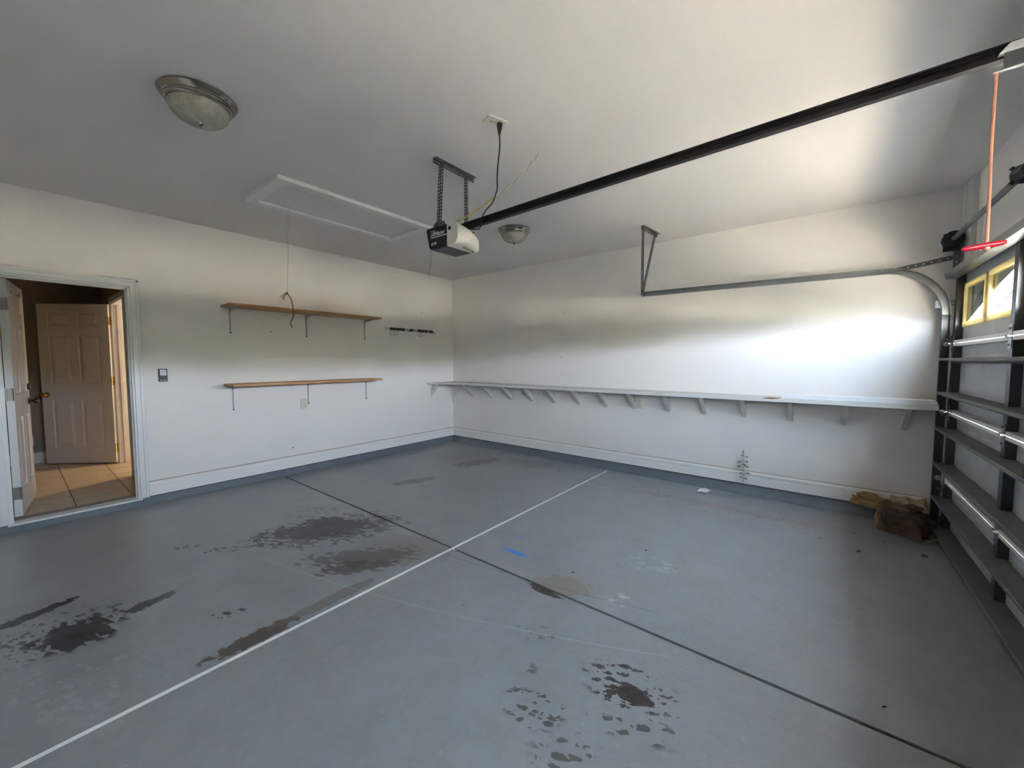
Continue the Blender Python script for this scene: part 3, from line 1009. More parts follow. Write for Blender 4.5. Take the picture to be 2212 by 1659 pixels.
# reinforcing struts: thin hat profile, open underneath
def strut(zt, parent):
    prof = [(SX - 0.002, zt), (ST + 0.003, zt), (ST, zt - 0.004), (ST, zt - 0.020), (ST + 0.003, zt - 0.020), (ST + 0.003, zt - 0.006),
            (SX - 0.030, zt - 0.003), (SX - 0.030, zt - 0.040), (SX - 0.002, zt - 0.040), (SX - 0.002, zt - 0.037), (SX - 0.027, zt - 0.037), (SX - 0.027, zt - 0.003), (SX - 0.002, zt - 0.003)]
    # leave the stiles clear: the shelf starts in front of them
    mb = MB()
    mb.prism([(ST + 0.003, DYA, zt), (ST, DYA, zt - 0.003), (ST, DYA, zt - 0.020), (ST + 0.002, DYA, zt - 0.020), (ST + 0.002, DYA, zt - 0.004), (FX + 0.0, DYA, zt - 0.004), (FX + 0.0, DYA, zt)],
             (0, DYB - DYA, 0))
    for (ya, yb) in bays:
        mb.box(FX, SX, ya, yb, zt - 0.004, zt)
    mb.prism([(FX, DYA, zt - 0.036), (FX, DYA, zt - 0.004), (FX - 0.003, DYA, zt - 0.004), (FX - 0.003, DYA, zt - 0.034), (ST + 0.03, DYA, zt - 0.034), (ST + 0.03, DYA, zt - 0.036)], (0, DYB - DYA, 0))
    return mb.build('strut', 'strut', parent)


secs = [o for o in gd.children]
for zt, s in ((0.062, 0), (0.302, 0), (0.572, 1), (0.853, 1), (1.136, 2), (1.402, 2)):
    strut(zt, secs[s])
# top strut: a deeper channel with a sloping face
mb = MB()
mb.prism([(SX, DYA, 2.066), (ST + 0.012, DYA, 2.066), (ST, DYA, 2.056), (ST + 0.010, DYA, 2.018), (FX, DYA, 2.010), (FX, DYA, 2.016), (ST + 0.016, DYA, 2.024),
          (ST + 0.006, DYA, 2.054), (ST + 0.014, DYA, 2.061), (SX, DYA, 2.061)], (0, DYB - DYA, 0))
mb.build('strut', 'galv', secs[3])
# lock slot in the third section
MB().box(SX - 0.0065, SX - 0.0045, -0.345, -0.325, 1.215, 1.345).build('lock_slot', 'insert', secs[2])
# windows
AYC = [(bays[0][0] + bays[1][1]) / 2, (bays[2][0] + bays[3][1]) / 2]
AHW = (bays[0][0] - bays[1][1]) / 2 - 0.075


def arch_z(y, k=1.0):
    best = WZ0 + 0.012
    for c in AYC:
        u = (y - c) / (AHW * k)
        if abs(u) < 1:
            best = max(best, WZ0 + 0.034 + (WZ1 - WZ0 - 0.060) * k * (1 - abs(u) ** 1.3))
    return best


for (ya, yb) in wins:
    wf = MB()
    fw = 0.034
    x0, x1 = SX - 0.016, SX + 0.006
    wf.box(x0, x1, ya, yb, WZ0, WZ0 + fw)
    wf.box(x0, x1, ya, yb, WZ1 - fw, WZ1)
    wf.box(x0, x1, ya, ya - fw, WZ0 + fw, WZ1 - fw)
    wf.box(x0, x1, yb + fw, yb, WZ0 + fw, WZ1 - fw)
    # inner lip
    i0 = fw
    i1 = fw + 0.005
    wf.box(SX - 0.003, SX + 0.003, ya - i0, yb + i0, WZ0 + i0, WZ0 + i1)
    wf.box(SX - 0.003, SX + 0.003, ya - i0, yb + i0, WZ1 - i1, WZ1 - i0)
    wf.box(SX - 0.003, SX + 0.003, ya - i0, ya - i1, WZ0 + i1, WZ1 - i1)
    wf.box(SX - 0.003, SX + 0.003, yb + i1, yb + i0, WZ0 + i1, WZ1 - i1)
    wf.build('window_frame', 'cream', secs[3], bevel=0.002)
    MB().box(SX + 0.0005, SX + 0.0025, ya - i0, yb + i0, WZ0 + i0, WZ1 - i0).build('pane', 'glass', secs[3])
    # opaque insert above the arch, outside the glass
    n = 24
    vs, fs = [], []
    top = WZ1 - fw + 0.004
    for k in range(n + 1):
        y = (ya - fw + 0.004) + ((yb + fw - 0.004) - (ya - fw + 0.004)) * k / n
        z = min(max(arch_z(y), WZ0 + fw - 0.004), top - 0.001)
        vs += [(SX + 0.003, y, z), (SX + 0.003, y, top), (SX + 0.006, y, z), (SX + 0.006, y, top)]
    for k in range(n):
        a = k * 4
        fs += [(a, a + 4, a + 5, a + 1), (a + 2, a + 3, a + 7, a + 6), (a, a + 2, a + 6, a + 4), (a + 1, a + 5, a + 7, a + 3)]
    MB().add(vs, fs).build('arch_insert', 'insert', secs[3])
    # inner ring muntin
    pts = []
    for k in range(n + 1):
        y = (ya - fw) + ((yb + fw) - (ya - fw)) * k / n
        z = arch_z(y, 0.55)
        if z > WZ0 + fw + 0.01:
            pts.append((SX + 0.006, y, z))
    if len(pts) > 3:
        MB().tube(pts, 0.007, 6).build('muntin', 'strip', secs[3], True)


# ------------------------------------------------------------------ perforated steel angle
def perf_strip(mb, p0, p1, across, w, pitch, r, th):
    """a flat strip from p0 to p1 (its centre line) with round holes; real openings"""
    p0, p1 = Vector(p0), Vector(p1)
    t = p1 - p0
    L = t.length
    t.normalize()
    a = Vector(across).normalized()
    a = (a - t * a.dot(t)).normalized()
    nrm = t.cross(a)
    n = max(1, int(round(L / pitch)))
    pl = L / n
    for k in range(n):
        c = p0 + t * (k + 0.5) * pl
        out = [(-1, -1), (0, -1), (1, -1), (1, 0), (1, 1), (0, 1), (-1, 1), (-1, 0)]
        vs = []
        for lay in (0, 1):
            for (u, v) in out:
                vs.append(c + t * u * pl / 2 + a * v * w / 2 + nrm * th * lay)
            for (u, v) in out:
                q = Vector((u, v)).normalized() * r
                vs.append(c + t * q.x * 1.25 + a * q.y + nrm * th * lay)
        fs = []
        for i in range(8):
            j = (i + 1) % 8
            fs += [(i, j, 8 + j, 8 + i), (16 + i, 24 + i, 24 + j, 16 + j), (8 + i, 8 + j, 24 + j, 24 + i)]
            if i in (0, 1, 4, 5):
                fs.append((i, 16 + i, 16 + j, j))
        mb.add(vs, fs)


def perf_angle(name, p0, p1, a1, a2, w, parent, pitch=0.022, r=0.0048, th=0.002, mat='angle'):
    """L-section: two perforated flanges meeting along p0-p1, extending along a1 and a2"""
    mb = MB()
    for a, o in ((a1, a2), (a2, a1)):
        a = Vector(a).normalized()
        off = a * w / 2
        perf_strip(mb, Vector(p0) + off, Vector(p1) + off, a, w, pitch, r, th)
    return mb.build(name, mat, parent)


# ------------------------------------------------------------------ door track on the back-wall side
trk = thing('door_track', 'bent galvanised garage door track running along the back wall', 'door track', (5.72, -0.10, 0))


def track_pts():
    pts = [(5.724, -0.103, 0.03), (5.724, -0.103, 0.6), (5.722, -0.103, 1.2), (5.722, -0.103, 1.745)]
    R = 0.385
    for k in range(1, 13):
        a = math.pi / 2 * k / 12
        pts.append((5.722 - R + R * math.cos(a), -0.103, 1.745 + R * math.sin(a)))
    xe = 5.722 - R
    for k in range(1, 7):
        u = k / 6
        pts.append((xe + (3.365 - xe) * u, -0.103 - 0.215 * u, 2.130 - 0.016 * u))
    return pts


def channel(pts, hgt, dep, th, name, mat, parent):
    """C channel swept in a near vertical plane; web at -y side? web toward +y (wall), open toward -y"""
    rings = []
    for i, p in enumerate(pts):
        p = Vector(p)
        a = Vector(pts[max(0, i - 1)])
        b = Vector(pts[min(len(pts) - 1, i + 1)])
        t = (b - a).normalized()
        side = Vector((0, 1, 0))
        side = (side - t * side.dot(t)).normalized()
        up = side.cross(t).normalized()       # outward normal of the bend
        prof = [(-dep / 2, -hgt / 2), (-dep / 2, -hgt / 2 + 0.006), (-dep / 2 + th, -hgt / 2 + 0.006), (-dep / 2 + th, -hgt / 2 + th), (dep / 2 - th, -hgt / 2 + th),
                (dep / 2 - th, hgt / 2 - th), (-dep / 2 + th, hgt / 2 - th), (-dep / 2 + th, hgt / 2 - 0.006), (-dep / 2, hgt / 2 - 0.006), (-dep / 2, hgt / 2),
                (dep / 2, hgt / 2), (dep / 2, -hgt / 2)]
        rings.append([p + side * u + up * v for u, v in prof])
    n = len(rings[0])
    vs = [v for r in rings for v in r]
    fs = []
    for i in range(len(rings) - 1):
        for k in range(n):
            k2 = (k + 1) % n
            fs.append((i * n + k, i * n + k2, (i + 1) * n + k2, (i + 1) * n + k))
    return MB().add(vs, fs).build(name, mat, parent, True)


tp_ = track_pts()
channel(tp_[:4], 0.050, 0.030, 0.002, 'vertical_track', 'galv_dark', trk)
channel(tp_[3:16], 0.050, 0.030, 0.002, 'curved_track', 'galv', trk)
channel(tp_[15:], 0.050, 0.030, 0.002, 'horizontal_track', 'galv', trk)
# wall brackets of the vertical track
for z in (0.35, 0.95, 1.55):
    mb = MB()
    mb.box(5.735, XC - 0.036, -0.088, -0.084, z - 0.03, z + 0.03)
    mb.box(XC - 0.040, XC - 0.036, -0.084, -0.03, z - 0.03, z + 0.03)
    mb.tube([(5.735, -0.110, z), (5.735, -0.078, z)], 0.007, 8)
    mb.build('bracket', 'galv', trk)
# flag bracket and slotted brace toward the bearing plate
perf_angle('flag_bracket', (5.38, -0.085, 2.112), (XC - 0.040, -0.085, 2.178), (0, 0, 1), (0, -1, 0), 0.034, trk, 0.045, 0.006)
perf_angle('upright_angle', (XC - 0.040, -0.095, 2.03), (XC - 0.040, -0.095, 2.27), (-1, 0, 0), (0, -1, 0), 0.040, trk, 0.045, 0.007)
mb = MB()
mb.box(5.66, 5.735, -0.093, -0.089, 1.80, 1.86)
mb.tube([(5.70, -0.085, 1.82), (XC - 0.036, -0.085, 1.82)], 0.004, 6)
mb.tube([(5.70, -0.085, 1.85), (XC - 0.036, -0.085, 1.85)], 0.004, 6)
mb.build('splice_plate', 'galv', trk)
# ceiling hanger of the track's rear end
perf_angle('hanger_bar', (3.480, -0.690, H - 0.001), (3.520, -0.315, H - 0.001), (0, 0, -1), (1, 0, 0), 0.034, trk)
perf_angle('hanger', (3.476, -0.655, H - 0.006), (3.362, -0.338, 2.105), (1, 0, 0), (0, 1, 0), 0.026, trk)
perf_angle('hanger', (3.520, -0.350, H - 0.010), (3.385, -0.325, 2.115), (-1, 0, 0), (0, -1, 0), 0.026, trk)
mb = MB()
mb.tube([(3.378, -0.345, 2.112), (3.378, -0.290, 2.112)], 0.008, 8)
mb.build('bolt', 'galv', trk, True)

# ------------------------------------------------------------------ torsion shaft above the door
tor = thing('torsion_shaft', 'grey torsion tube with black cable drum above the garage door', 'torsion shaft', (5.725, -2.57, 2.31))
TXS, TZ = 5.722, 2.312
MB().tube([(TXS, -0.050, TZ), (TXS, -5.08, TZ)], 0.0165, 16).build('shaft', 'shaft', tor, True)
prof = [(0.020, -0.055), (0.048, -0.050), (0.060, -0.046), (0.060, -0.040), (0.052, -0.036), (0.052, 0.0), (0.058, 0.006), (0.060, 0.012), (0.050, 0.016), (0.020, 0.018)]
MB().lathe(prof, (TXS, -0.145, TZ), 28, 'Y').build('cable_drum', 'black', tor, True)
mb = MB()
mb.box(5.680, XC - 0.036, -0.100, -0.096, 2.235, 2.375)
mb.box(XC - 0.040, XC - 0.036, -0.128, -0.096, 2.200, 2.380)
mb.build('bearing_plate', 'galv_dark', tor)
# spring with winding cone
mb = MB()
mb.lathe([(0.020, 0.075), (0.030, 0.060), (0.030, 0.050), (0.038, 0.045), (0.046, 0.020), (0.046, 0.0), (0.034, -0.02), (0.030, -0.08)], (TXS, -1.535, TZ), 20, 'Y')
for k in range(4):
    a = math.pi / 4 + k * math.pi / 2
    p = Vector((TXS + 0.040 * math.cos(a), -1.517, TZ + 0.040 * math.sin(a)))
    mb.tube([p, p + Vector((0.018 * math.cos(a), 0, 0.018 * math.sin(a)))], 0.010, 8)
mb.build('winding_cone', 'black', tor, True)
pts = []
turns = 90
for k in range(turns * 8 + 1):
    a = k / 8 * 2 * math.pi
    pts.append((TXS + 0.030 * math.cos(a), -1.58 - 0.85 * k / (turns * 8), TZ + 0.030 * math.sin(a)))
MB().tube(pts, 0.0034, 5).build('spring', 'black', tor, True)
mb = MB()
mb.box(5.70, XC, -2.46, -2.456, 2.26, 2.37)
mb.box(XC - 0.004, XC, -2.50, -2.41, 2.20, 2.44)
mb.build('centre_bracket', 'galv_dark', tor)
# lift cable
MB().tube([(TXS + 0.05, -0.150, TZ), (FX - 0.004, -0.142, 1.2), (FX - 0.006, -0.142, 0.08)], 0.0018, 6).build('lift_cable', 'galv', tor)

# ------------------------------------------------------------------ opener
op = thing('garage_door_opener', 'black and white ceiling-hung garage door opener with long dark rail', 'garage opener', (2.85, -2.675, 2.74))
OX0, OX1, OY0_, OY1_, OZ0, OZ1 = 2.738, 2.930, -2.800, -2.552, 2.168, 2.316
mb = MB()
loop = [(OX0 - 0.002, OY0_, OZ0 + 0.010), (OX0 + 0.012, OY0_, OZ0), (OX1, OY0_, OZ0), (OX1 + 0.012, OY0_, OZ1), (OX0 - 0.022, OY0_, OZ1 + 0.002), (OX0 - 0.036, OY0_, OZ1 - 0.006)]
mb.prism(loop, (0, OY1_ - OY0_, 0))
chassis = mb.build('motor_housing', 'black', op, bevel=0.004)
MB().box(OX0 + 0.018, OX1 - 0.006, OY0_ + 0.014, OY1_ - 0.014, OZ0 - 0.003, OZ0 + 0.001).build('base_plate', 'chassis_bottom', chassis)
MB().tube([(OX0 + 0.10, OY1_ - 0.06, OZ0 - 0.001), (OX0 + 0.10, OY1_ - 0.06, OZ0 - 0.007)], 0.006, 8).build('screw', 'galv', chassis)
# white light cover: rounded hood on the door side
vs, fs = [], []
nu, nv = 14, 16
def hood(u, v):
    # u: across y from front to back, v: around the section from top to bottom
    y = OY0_ - 0.006 + (OY1_ - OY0_ + 0.012) * u
    top = OZ1 + 0.006 - 0.060 * (u ** 0.9)
    bot = OZ0 - 0.004
    bulge = 0.055 + 0.065 * math.sin(math.pi * min(1.0, 0.25 + 0.75 * u)) ** 0.8
    a = math.pi * v
    x = OX1 - 0.004 + bulge * abs(math.sin(a)) ** 0.55
    z = (top + bot) / 2 + (top - bot) / 2 * math.copysign(abs(math.cos(a)) ** 0.6, math.cos(a))
    return (x, y, z)
for i in range(nu + 1):
    for j in range(nv + 1):
        vs.append(hood(i / nu, j / nv))
for i in range(nu):
    for j in range(nv):
        a = i * (nv + 1) + j
        fs.append((a, a + 1, a + nv + 2, a + nv + 1))
fs.append(tuple(range(nv + 1)))
fs.append(tuple(nu * (nv + 1) + k for k in range(nv, -1, -1)))
fs.append(tuple([i * (nv + 1) for i in range(nu + 1)] + [i * (nv + 1) + nv for i in range(nu, -1, -1)]))
cover = MB().add(vs, fs).build('light_cover', 'lens', op, True)
# vent slots along the lower edge and the dark tab hole
for k in range(7):
    y = -2.700 + k * 0.020
    q = hood((y - OY0_ + 0.006) / (OY1_ - OY0_ + 0.012), 0.86)
    p = Vector(q)
    MB().bar(p + Vector((0.0005, 0, 0.010)), p + Vector((-0.016, -0.010, -0.010)), 0.005, 0.004, (1, 0, 0)).build('vent_slot', 'slot', cover)
MB().lathe([(0.014, -0.0015), (0.014, 0.0015)], (OX1 + 0.022, OY0_ - 0.006, OZ1 - 0.038), 16, 'Y').build('tab_hole', 'black', cover)


def lettering(txt, size, origin, xdir, zdir, mat, parent, name='lettering', shear=0.0, extr=0.0005, xs=1.0):
    cu = bpy.data.curves.new(name, 'FONT')
    cu.body = txt
    cu.size = size
    cu.extrude = extr
    cu.shear = shear
    cu.resolution_u = 3
    cu.offset = 0.0006
    tmp = bpy.data.objects.new('tmp', cu)
    COL.objects.link(tmp)
    bpy.context.view_layer.update()
    me = bpy.data.meshes.new_from_object(tmp.evaluated_get(bpy.context.evaluated_depsgraph_get()))
    bpy.data.objects.remove(tmp)
    x = Vector(xdir).normalized()
    z = Vector(zdir).normalized()
    nrm = x.cross(z)
    o0 = Vector(origin)
    for v in me.vertices:
        q = v.co.copy()
        v.co = o0 + x * q.x * xs + z * q.y + nrm * q.z
    me.materials.append(M[mat])
    o = bpy.data.objects.new(name, me)
    COL.objects.link(o)
    o.parent = parent
    o.matrix_parent_inverse = parent.matrix_world.inverted()
    return o


fy = OY0_ - 0.0035
lettering('LiftMaster', 0.040, (OX0 + 0.016, fy, OZ0 + 0.088), (1, 0, 0), (0, 0, 1), 'print', chassis, shear=0.15, xs=0.90)
MB().box(OX0 + 0.016, OX0 + 0.182, fy, fy + 0.001, OZ0 + 0.074, OZ0 + 0.081).build('print_strip', 'print', chassis)
for k in range(8):
    MB().box(OX0 + 0.018 + k * 0.006, OX0 + 0.022 + k * 0.006, fy, fy + 0.001, OZ0 + 0.122, OZ0 + 0.126).build('print_mark', 'print', chassis)
lettering('1/2 HP', 0.026, (OX0 + 0.020, fy, OZ0 + 0.026), (1, 0, 0), (0, 0, 1), 'print', chassis, xs=0.8)

# rail: T-shaped channel with the chain lying in its side
r0, r1 = Vector((2.925, -2.672, 2.318)), Vector((5.80, -2.672, 2.376))
mb = MB()
mb.bar(r0 + Vector((0, 0, -0.018)), r1 + Vector((0, 0, -0.018)), 0.030, 0.014)
mb.bar(r0, r1, 0.008, 0.040)
mb.bar(r0 + Vector((0, 0, 0.020)), r1 + Vector((0, 0, 0.020)), 0.022, 0.006)
mb.build('rail', 'rail', op)
mb = MB()
dr = (r1 - r0)
Lr = dr.length
nl = int(Lr / 0.0254)
for k in range(nl):
    c = r0 + dr * (k + 0.5) / nl + Vector((0, -0.010, 0.006))
    if k % 2:
        mb.bar(c - dr / nl * 0.75, c + dr / nl * 0.75, 0.003, 0.009)
    else:
        mb.bar(c - dr / nl * 0.75, c + dr / nl * 0.75, 0.008, 0.006)
ch = mb.build('chain', 'chain', op)
ch['kind'] = 'stuff'
MB().box(5.795, XC, -2.70, -2.645, 2.33, 2.42).build('header_bracket', 'galv_dark', op)
# trolley and arm
mb = MB()
mb.prism([(5.372, -2.712, 2.350), (5.395, -2.712, 2.376), (5.60, -2.712, 2.380), (5.62, -2.712, 2.350)], (0, 0.080, 0))
tro = mb.build('trolley', 'strip', op, bevel=0.004)
mb = MB()
mb.box(5.385, 5.61, -2.706, -2.702, 2.300, 2.350)
mb.prism([(5.372, -2.702, 2.298), (5.40, -2.702, 2.325), (5.50, -2.702, 2.325), (5.47, -2.702, 2.296)], (0, 0.004, 0))
mb.build('trolley_plate', 'galv', tro)
MB().bar((5.365, -2.704, 2.297), (5.455, -2.704, 2.302), 0.006, 0.003).build('release_lever', 'strip', tro)
mb = MB()
mb.bar((5.58, -2.672, 2.335), (5.735, -2.672, 2.06), 0.030, 0.004, (1, 0, 0))
mb.build('door_arm', 'galv', op)

# hangers of the motor
perf_angle('hanger_bar', (2.868, -2.870, H - 0.001), (2.868, -2.480, H - 0.001), (0, 0, -1), (1, 0, 0), 0.032, op)
perf_angle('hanger', (2.868, -2.800, H - 0.012), (2.838, -2.800, OZ1 - 0.004), (-1, 0, 0), (1, 0.15, 0), 0.024, op)
perf_angle('hanger', (2.868, -2.560, H - 0.012), (2.866, -2.560, OZ1 - 0.004), (-1, 0, 0), (0, 1, 0), 0.020, op)
for y in (-2.800, -2.552):
    mb = MB()
    mb.prism([(2.775, y, OZ1 - 0.012), (2.905, y, OZ1 - 0.012), (2.895, y, OZ1 + 0.022), (2.880, y, OZ1 + 0.030), (2.805, y, OZ1 + 0.030), (2.790, y, OZ1 + 0.022)], (0, 0.003, 0))
    for q in (2.795, 2.840, 2.885):
        mb.tube([(q, y - 0.004, OZ1 + 0.016), (q, y + 0.006, OZ1 + 0.016)], 0.005, 6)
    mb.build('mounting_ear', 'angle', op)
MB().tube(bez([(OX0 + 0.004, OY0_ + 0.01, OZ0 + 0.006), (OX0 + 0.008, OY0_ + 0.005, OZ0 - 0.06), (OX0 - 0.002, OY0_ + 0.008, OZ0 - 0.12), (OX0 - 0.020, OY0_ + 0.004, OZ0 - 0.165), (OX0 - 0.012, OY0_ + 0.004, OZ0 - 0.19)]), 0.0014, 6).build('antenna_wire', 'wire', op, True)

# power cord with plug
cord = thing('power_cord', 'black power cord hanging from the ceiling outlet to the opener', 'cord', (3.47, -2.905, H))
MB().tube([(3.478, -2.905, H - 0.012), (3.478, -2.905, H - 0.022), (3.477, -2.905, H - 0.040), (3.475, -2.904, H - 0.075)], 0.01, 12, [0.014, 0.017, 0.014, 0.006]).build('plug', 'black_plastic', cord, True)
MB().tube(bez([(3.475, -2.904, H - 0.070), (3.462, -2.885, H - 0.13), (3.40, -2.83, H - 0.20), (3.37, -2.80, H - 0.26), (3.36, -2.79, H - 0.31),
               (3.30, -2.76, H - 0.36), (3.22, -2.735, H - 0.385), (3.165, -2.715, H - 0.415), (3.150, -2.705, H - 0.445), (3.120, -2.695, H - 0.472), (3.03, -2.69, H - 0.455), (2.95, -2.70, OZ1 + 0.008), (2.90, -2.75, OZ1 + 0.020)], 8), 0.0040, 8).build('cable', 'black_plastic', cord, True)
# low-voltage wire: white near the ceiling, yellowed toward the opener
lv = thing('signal_wire', 'twisted white and yellow wire running from the ceiling to the opener', 'wire', (3.46, -2.49, H))
wp = bez([(3.462, -2.488, H - 0.001), (3.44, -2.50, H - 0.04), (3.36, -2.54, H - 0.13), (3.24, -2.60, H - 0.23), (3.10, -2.66, H - 0.32), (2.98, -2.72, H - 0.385), (2.90, -2.765, OZ1 + 0.014)], 10)
half = len(wp) // 2 + 4
for sgn in (0, math.pi):
    def tw(seg, i0):
        out = []
        for i, p in enumerate(seg):
            a = (i + i0) * 0.9 + sgn
            out.append(p + Vector((0.0022 * math.cos(a), 0.0022 * math.cos(a), 0.0026 * math.sin(a))))
        return out
    MB().tube(tw(wp[:half], 0), 0.0030, 6).build('white_strand', 'cable_tan' if sgn else 'cable_white', lv, True)
    MB().tube(tw(wp[half - 1:], half - 1), 0.0030, 6).build('yellow_strand', 'cable_yellow', lv, True)

# emergency release rope and handle
rel = thing('release_cord', 'orange-red pull rope with red handle hanging from the opener rail', 'pull cord', (5.372, -2.70, 2.298))
MB().tube(bez([(5.372, -2.700, 2.300), (5.373, -2.695, 2.10), (5.377, -2.69, 1.92), (5.379, -2.688, 1.762)], 10), 0.0042, 8).build('rope', 'rope_red', rel, True)
mb = MB()
mb.tube([(5.322, -2.700, 1.753), (5.330, -2.699, 1.754), (5.352, -2.694, 1.757), (5.378, -2.688, 1.760), (5.400, -2.683, 1.763), (5.416, -2.679, 1.765), (5.422, -2.678, 1.766)], 0.01, 12,
        [0.006, 0.0085, 0.0095, 0.010, 0.0095, 0.0085, 0.006])
mb.build('handle', 'red', rel, True)
MB().lathe([(0.003, 0.0), (0.008, -0.004), (0.009, -0.010), (0.003, -0.016)], (5.379, -2.688, 1.758), 12).build('knot', 'rope_red', rel, True)


# ------------------------------------------------------------------ ceiling lights
def ceiling_light(x, y, label):
    t = thing('ceiling_light', label, 'ceiling light', (x, y, H), 'flush ceiling lights')
    MB().lathe([(0.120, -0.001), (0.160, -0.001), (0.166, -0.006), (0.167, -0.012), (0.163, -0.017), (0.156, -0.026), (0.152, -0.034), (0.147, -0.036), (0.145, -0.044), (0.137, -0.048), (0.134, -0.054), (0.120, -0.054)],
               (x, y, H), 56).build('rim', 'nickel', t, True)
    prof = [(0.128, -0.050)]
    for k in range(1, 11):
        a = math.pi / 2 * k / 10
        prof.append((0.128 * math.cos(a) ** 0.75 + 0.004, -0.050 - 0.082 * math.sin(a)))
    MB().lathe(prof, (x, y, H), 48).build('bowl', 'alabaster', t, True) if 'alabaster' in M else None
    MB().lathe([(0.010, -0.126), (0.015, -0.132), (0.013, -0.138), (0.008, -0.142), (0.009, -0.148), (0.002, -0.153)], (x, y, H), 16).build('finial', 'nickel', t, True)
    return t


M['alabaster'] = alabaster()
ceiling_light(2.385, -4.020, 'flush ceiling light with nickel rim, the larger one near the camera')
ceiling_light(2.400, -1.385, 'flush ceiling light with nickel rim, beyond the opener motor')

# ------------------------------------------------------------------ attic hatch and its cord
hat = thing('attic_hatch', 'white attic access hatch with raised frame in the ceiling', 'hatch', (1.46, -2.70, H))
hx0, hx1, hy0, hy1 = 1.115, 1.805, -3.42, -1.98
fw = 0.085


def frame_piece(loop, h):
    mb = MB()
    mb.prism([(x, y, H) for x, y in loop], (0, 0, -h))
    return mb.build('frame_board', 'trim', hat, bevel=0.003)


frame_piece([(hx0, hy0), (hx0, hy1), (hx0 + fw, hy1 - fw), (hx0 + fw, hy0 + fw)], 0.032)
frame_piece([(hx1, hy0), (hx1 - fw, hy0 + fw), (hx1 - fw, hy1 - fw), (hx1, hy1)], 0.032)
frame_piece([(hx0, hy0), (hx0 + fw, hy0 + fw), (hx1 - fw, hy0 + fw), (hx1, hy0)], 0.032)
frame_piece([(hx0, hy1), (hx1, hy1), (hx1 - fw, hy1 - fw), (hx0 + fw, hy1 - fw)], 0.032)
MB().box(hx0 + fw + 0.004, hx1 - fw - 0.004, hy0 + fw + 0.004, hy1 - fw - 0.004, H - 0.013, H).build('panel', 'ceiling', hat)
for (x, y) in ((1.30, -3.20), (1.66, -3.05), (1.62, -2.72), (1.25, -2.12), (1.36, -2.11), (1.47, -2.10), (1.58, -2.10)):
    MB().lathe([(0.006, -0.013), (0.005, -0.0155), (0.002, -0.0165)], (x, y, H), 8).build('screw', 'trim', hat)
pc = thing('attic_pull_cord', 'thin cord with frayed red-brown rope hanging from the attic hatch', 'pull cord', (1.425, -3.193, H))
MB().tube([(1.425, -3.193, H - 0.012), (1.424, -3.205, 2.3), (1.424, -3.222, 1.955)], 0.0022, 6).build('cord', 'cord', pc)
rp = [(1.424, -3.228, 1.945), (1.424, -3.212, 1.932), (1.424, -3.190, 1.885), (1.424, -3.180, 1.815), (1.424, -3.182, 1.755), (1.424, -3.200, 1.712), (1.424, -3.204, 1.690), (1.424, -3.196, 1.672), (1.424, -3.190, 1.664)]
MB().tube(bez(rp, 6), 0.0042, 8).build('rope', 'rope_brown', pc, True)
MB().lathe([(0.002, 0.010), (0.009, 0.006), (0.010, -0.002), (0.006, -0.010)], (1.424, -3.226, 1.944), 10).build('knot', 'rope_brown', pc, True)
for e in ([(1.424, -3.230, 1.945), (1.424, -3.248, 1.935), (1.424, -3.270, 1.915), (1.424, -3.282, 1.905)],
          [(1.424, -3.232, 1.942), (1.424, -3.246, 1.925), (1.424, -3.258, 1.905), (1.424, -3.262, 1.889)],
          [(1.424, -3.230, 1.940), (1.424, -3.244, 1.922), (1.424, -3.250, 1.900), (1.424, -3.247, 1.884)]):
    MB().tube(bez(e, 5), 0.0026, 6).build('frayed_strand', 'rope_brown', pc, True)


# ------------------------------------------------------------------ outlets and wall control
def wall_plate(pos, normal, up, label, plug=False):
    """duplex outlet: plate with two receptacles"""
    n = Vector(normal); u = Vector(up); s = u.cross(n)
    p = Vector(pos)
    t = thing('wall_outlet', label, 'outlet', p)

    def bx(cs, cu, ws, wu, d0, d1):
        vs = []
        for d in (d0, d1):
            for a, b in ((-1, -1), (1, -1), (1, 1), (-1, 1)):
                vs.append(p + s * (cs + a * ws / 2) + u * (cu + b * wu / 2) + n * d)
        return MB().add(vs, [(0, 3, 2, 1), (4, 5, 6, 7), (0, 1, 5, 4), (1, 2, 6, 5), (2, 3, 7, 6), (3, 0, 4, 7)])
    bx(0, 0, 0.076, 0.120, 0, 0.009).build('plate', 'plate', t, bevel=0.003)
    for cu in (-0.021, 0.021):
        r = bx(0, cu, 0.030, 0.028, 0.008, 0.0115).build('receptacle', 'plate', t, bevel=0.003)
        bx(-0.007, cu + 0.003, 0.0030, 0.010, 0.011, 0.0122).build('slot', 'slot', r)
        bx(0.007, cu + 0.003, 0.0030, 0.010, 0.011, 0.0122).build('slot', 'slot', r)
        bx(0.0, cu - 0.008, 0.005, 0.005, 0.011, 0.0122).build('slot', 'slot', r)
    bx(0, 0, 0.006, 0.006, 0.008, 0.0102).build('screw', 'galv', t)
    return t


wall_plate((0.0, -2.486, 0.858), (1, 0, 0), (0, 0, 1), 'ivory outlet on the left wall under the lower wooden shelf')
wall_plate((3.242, 0.0, 0.863), (0, -1, 0), (0, 0, 1), 'ivory outlet on the back wall under the long white bench')
wall_plate((3.460, -2.925, H), (0, 0, -1), (0.35, 0.94, 0), 'ivory outlet on the ceiling with the black plug in it')

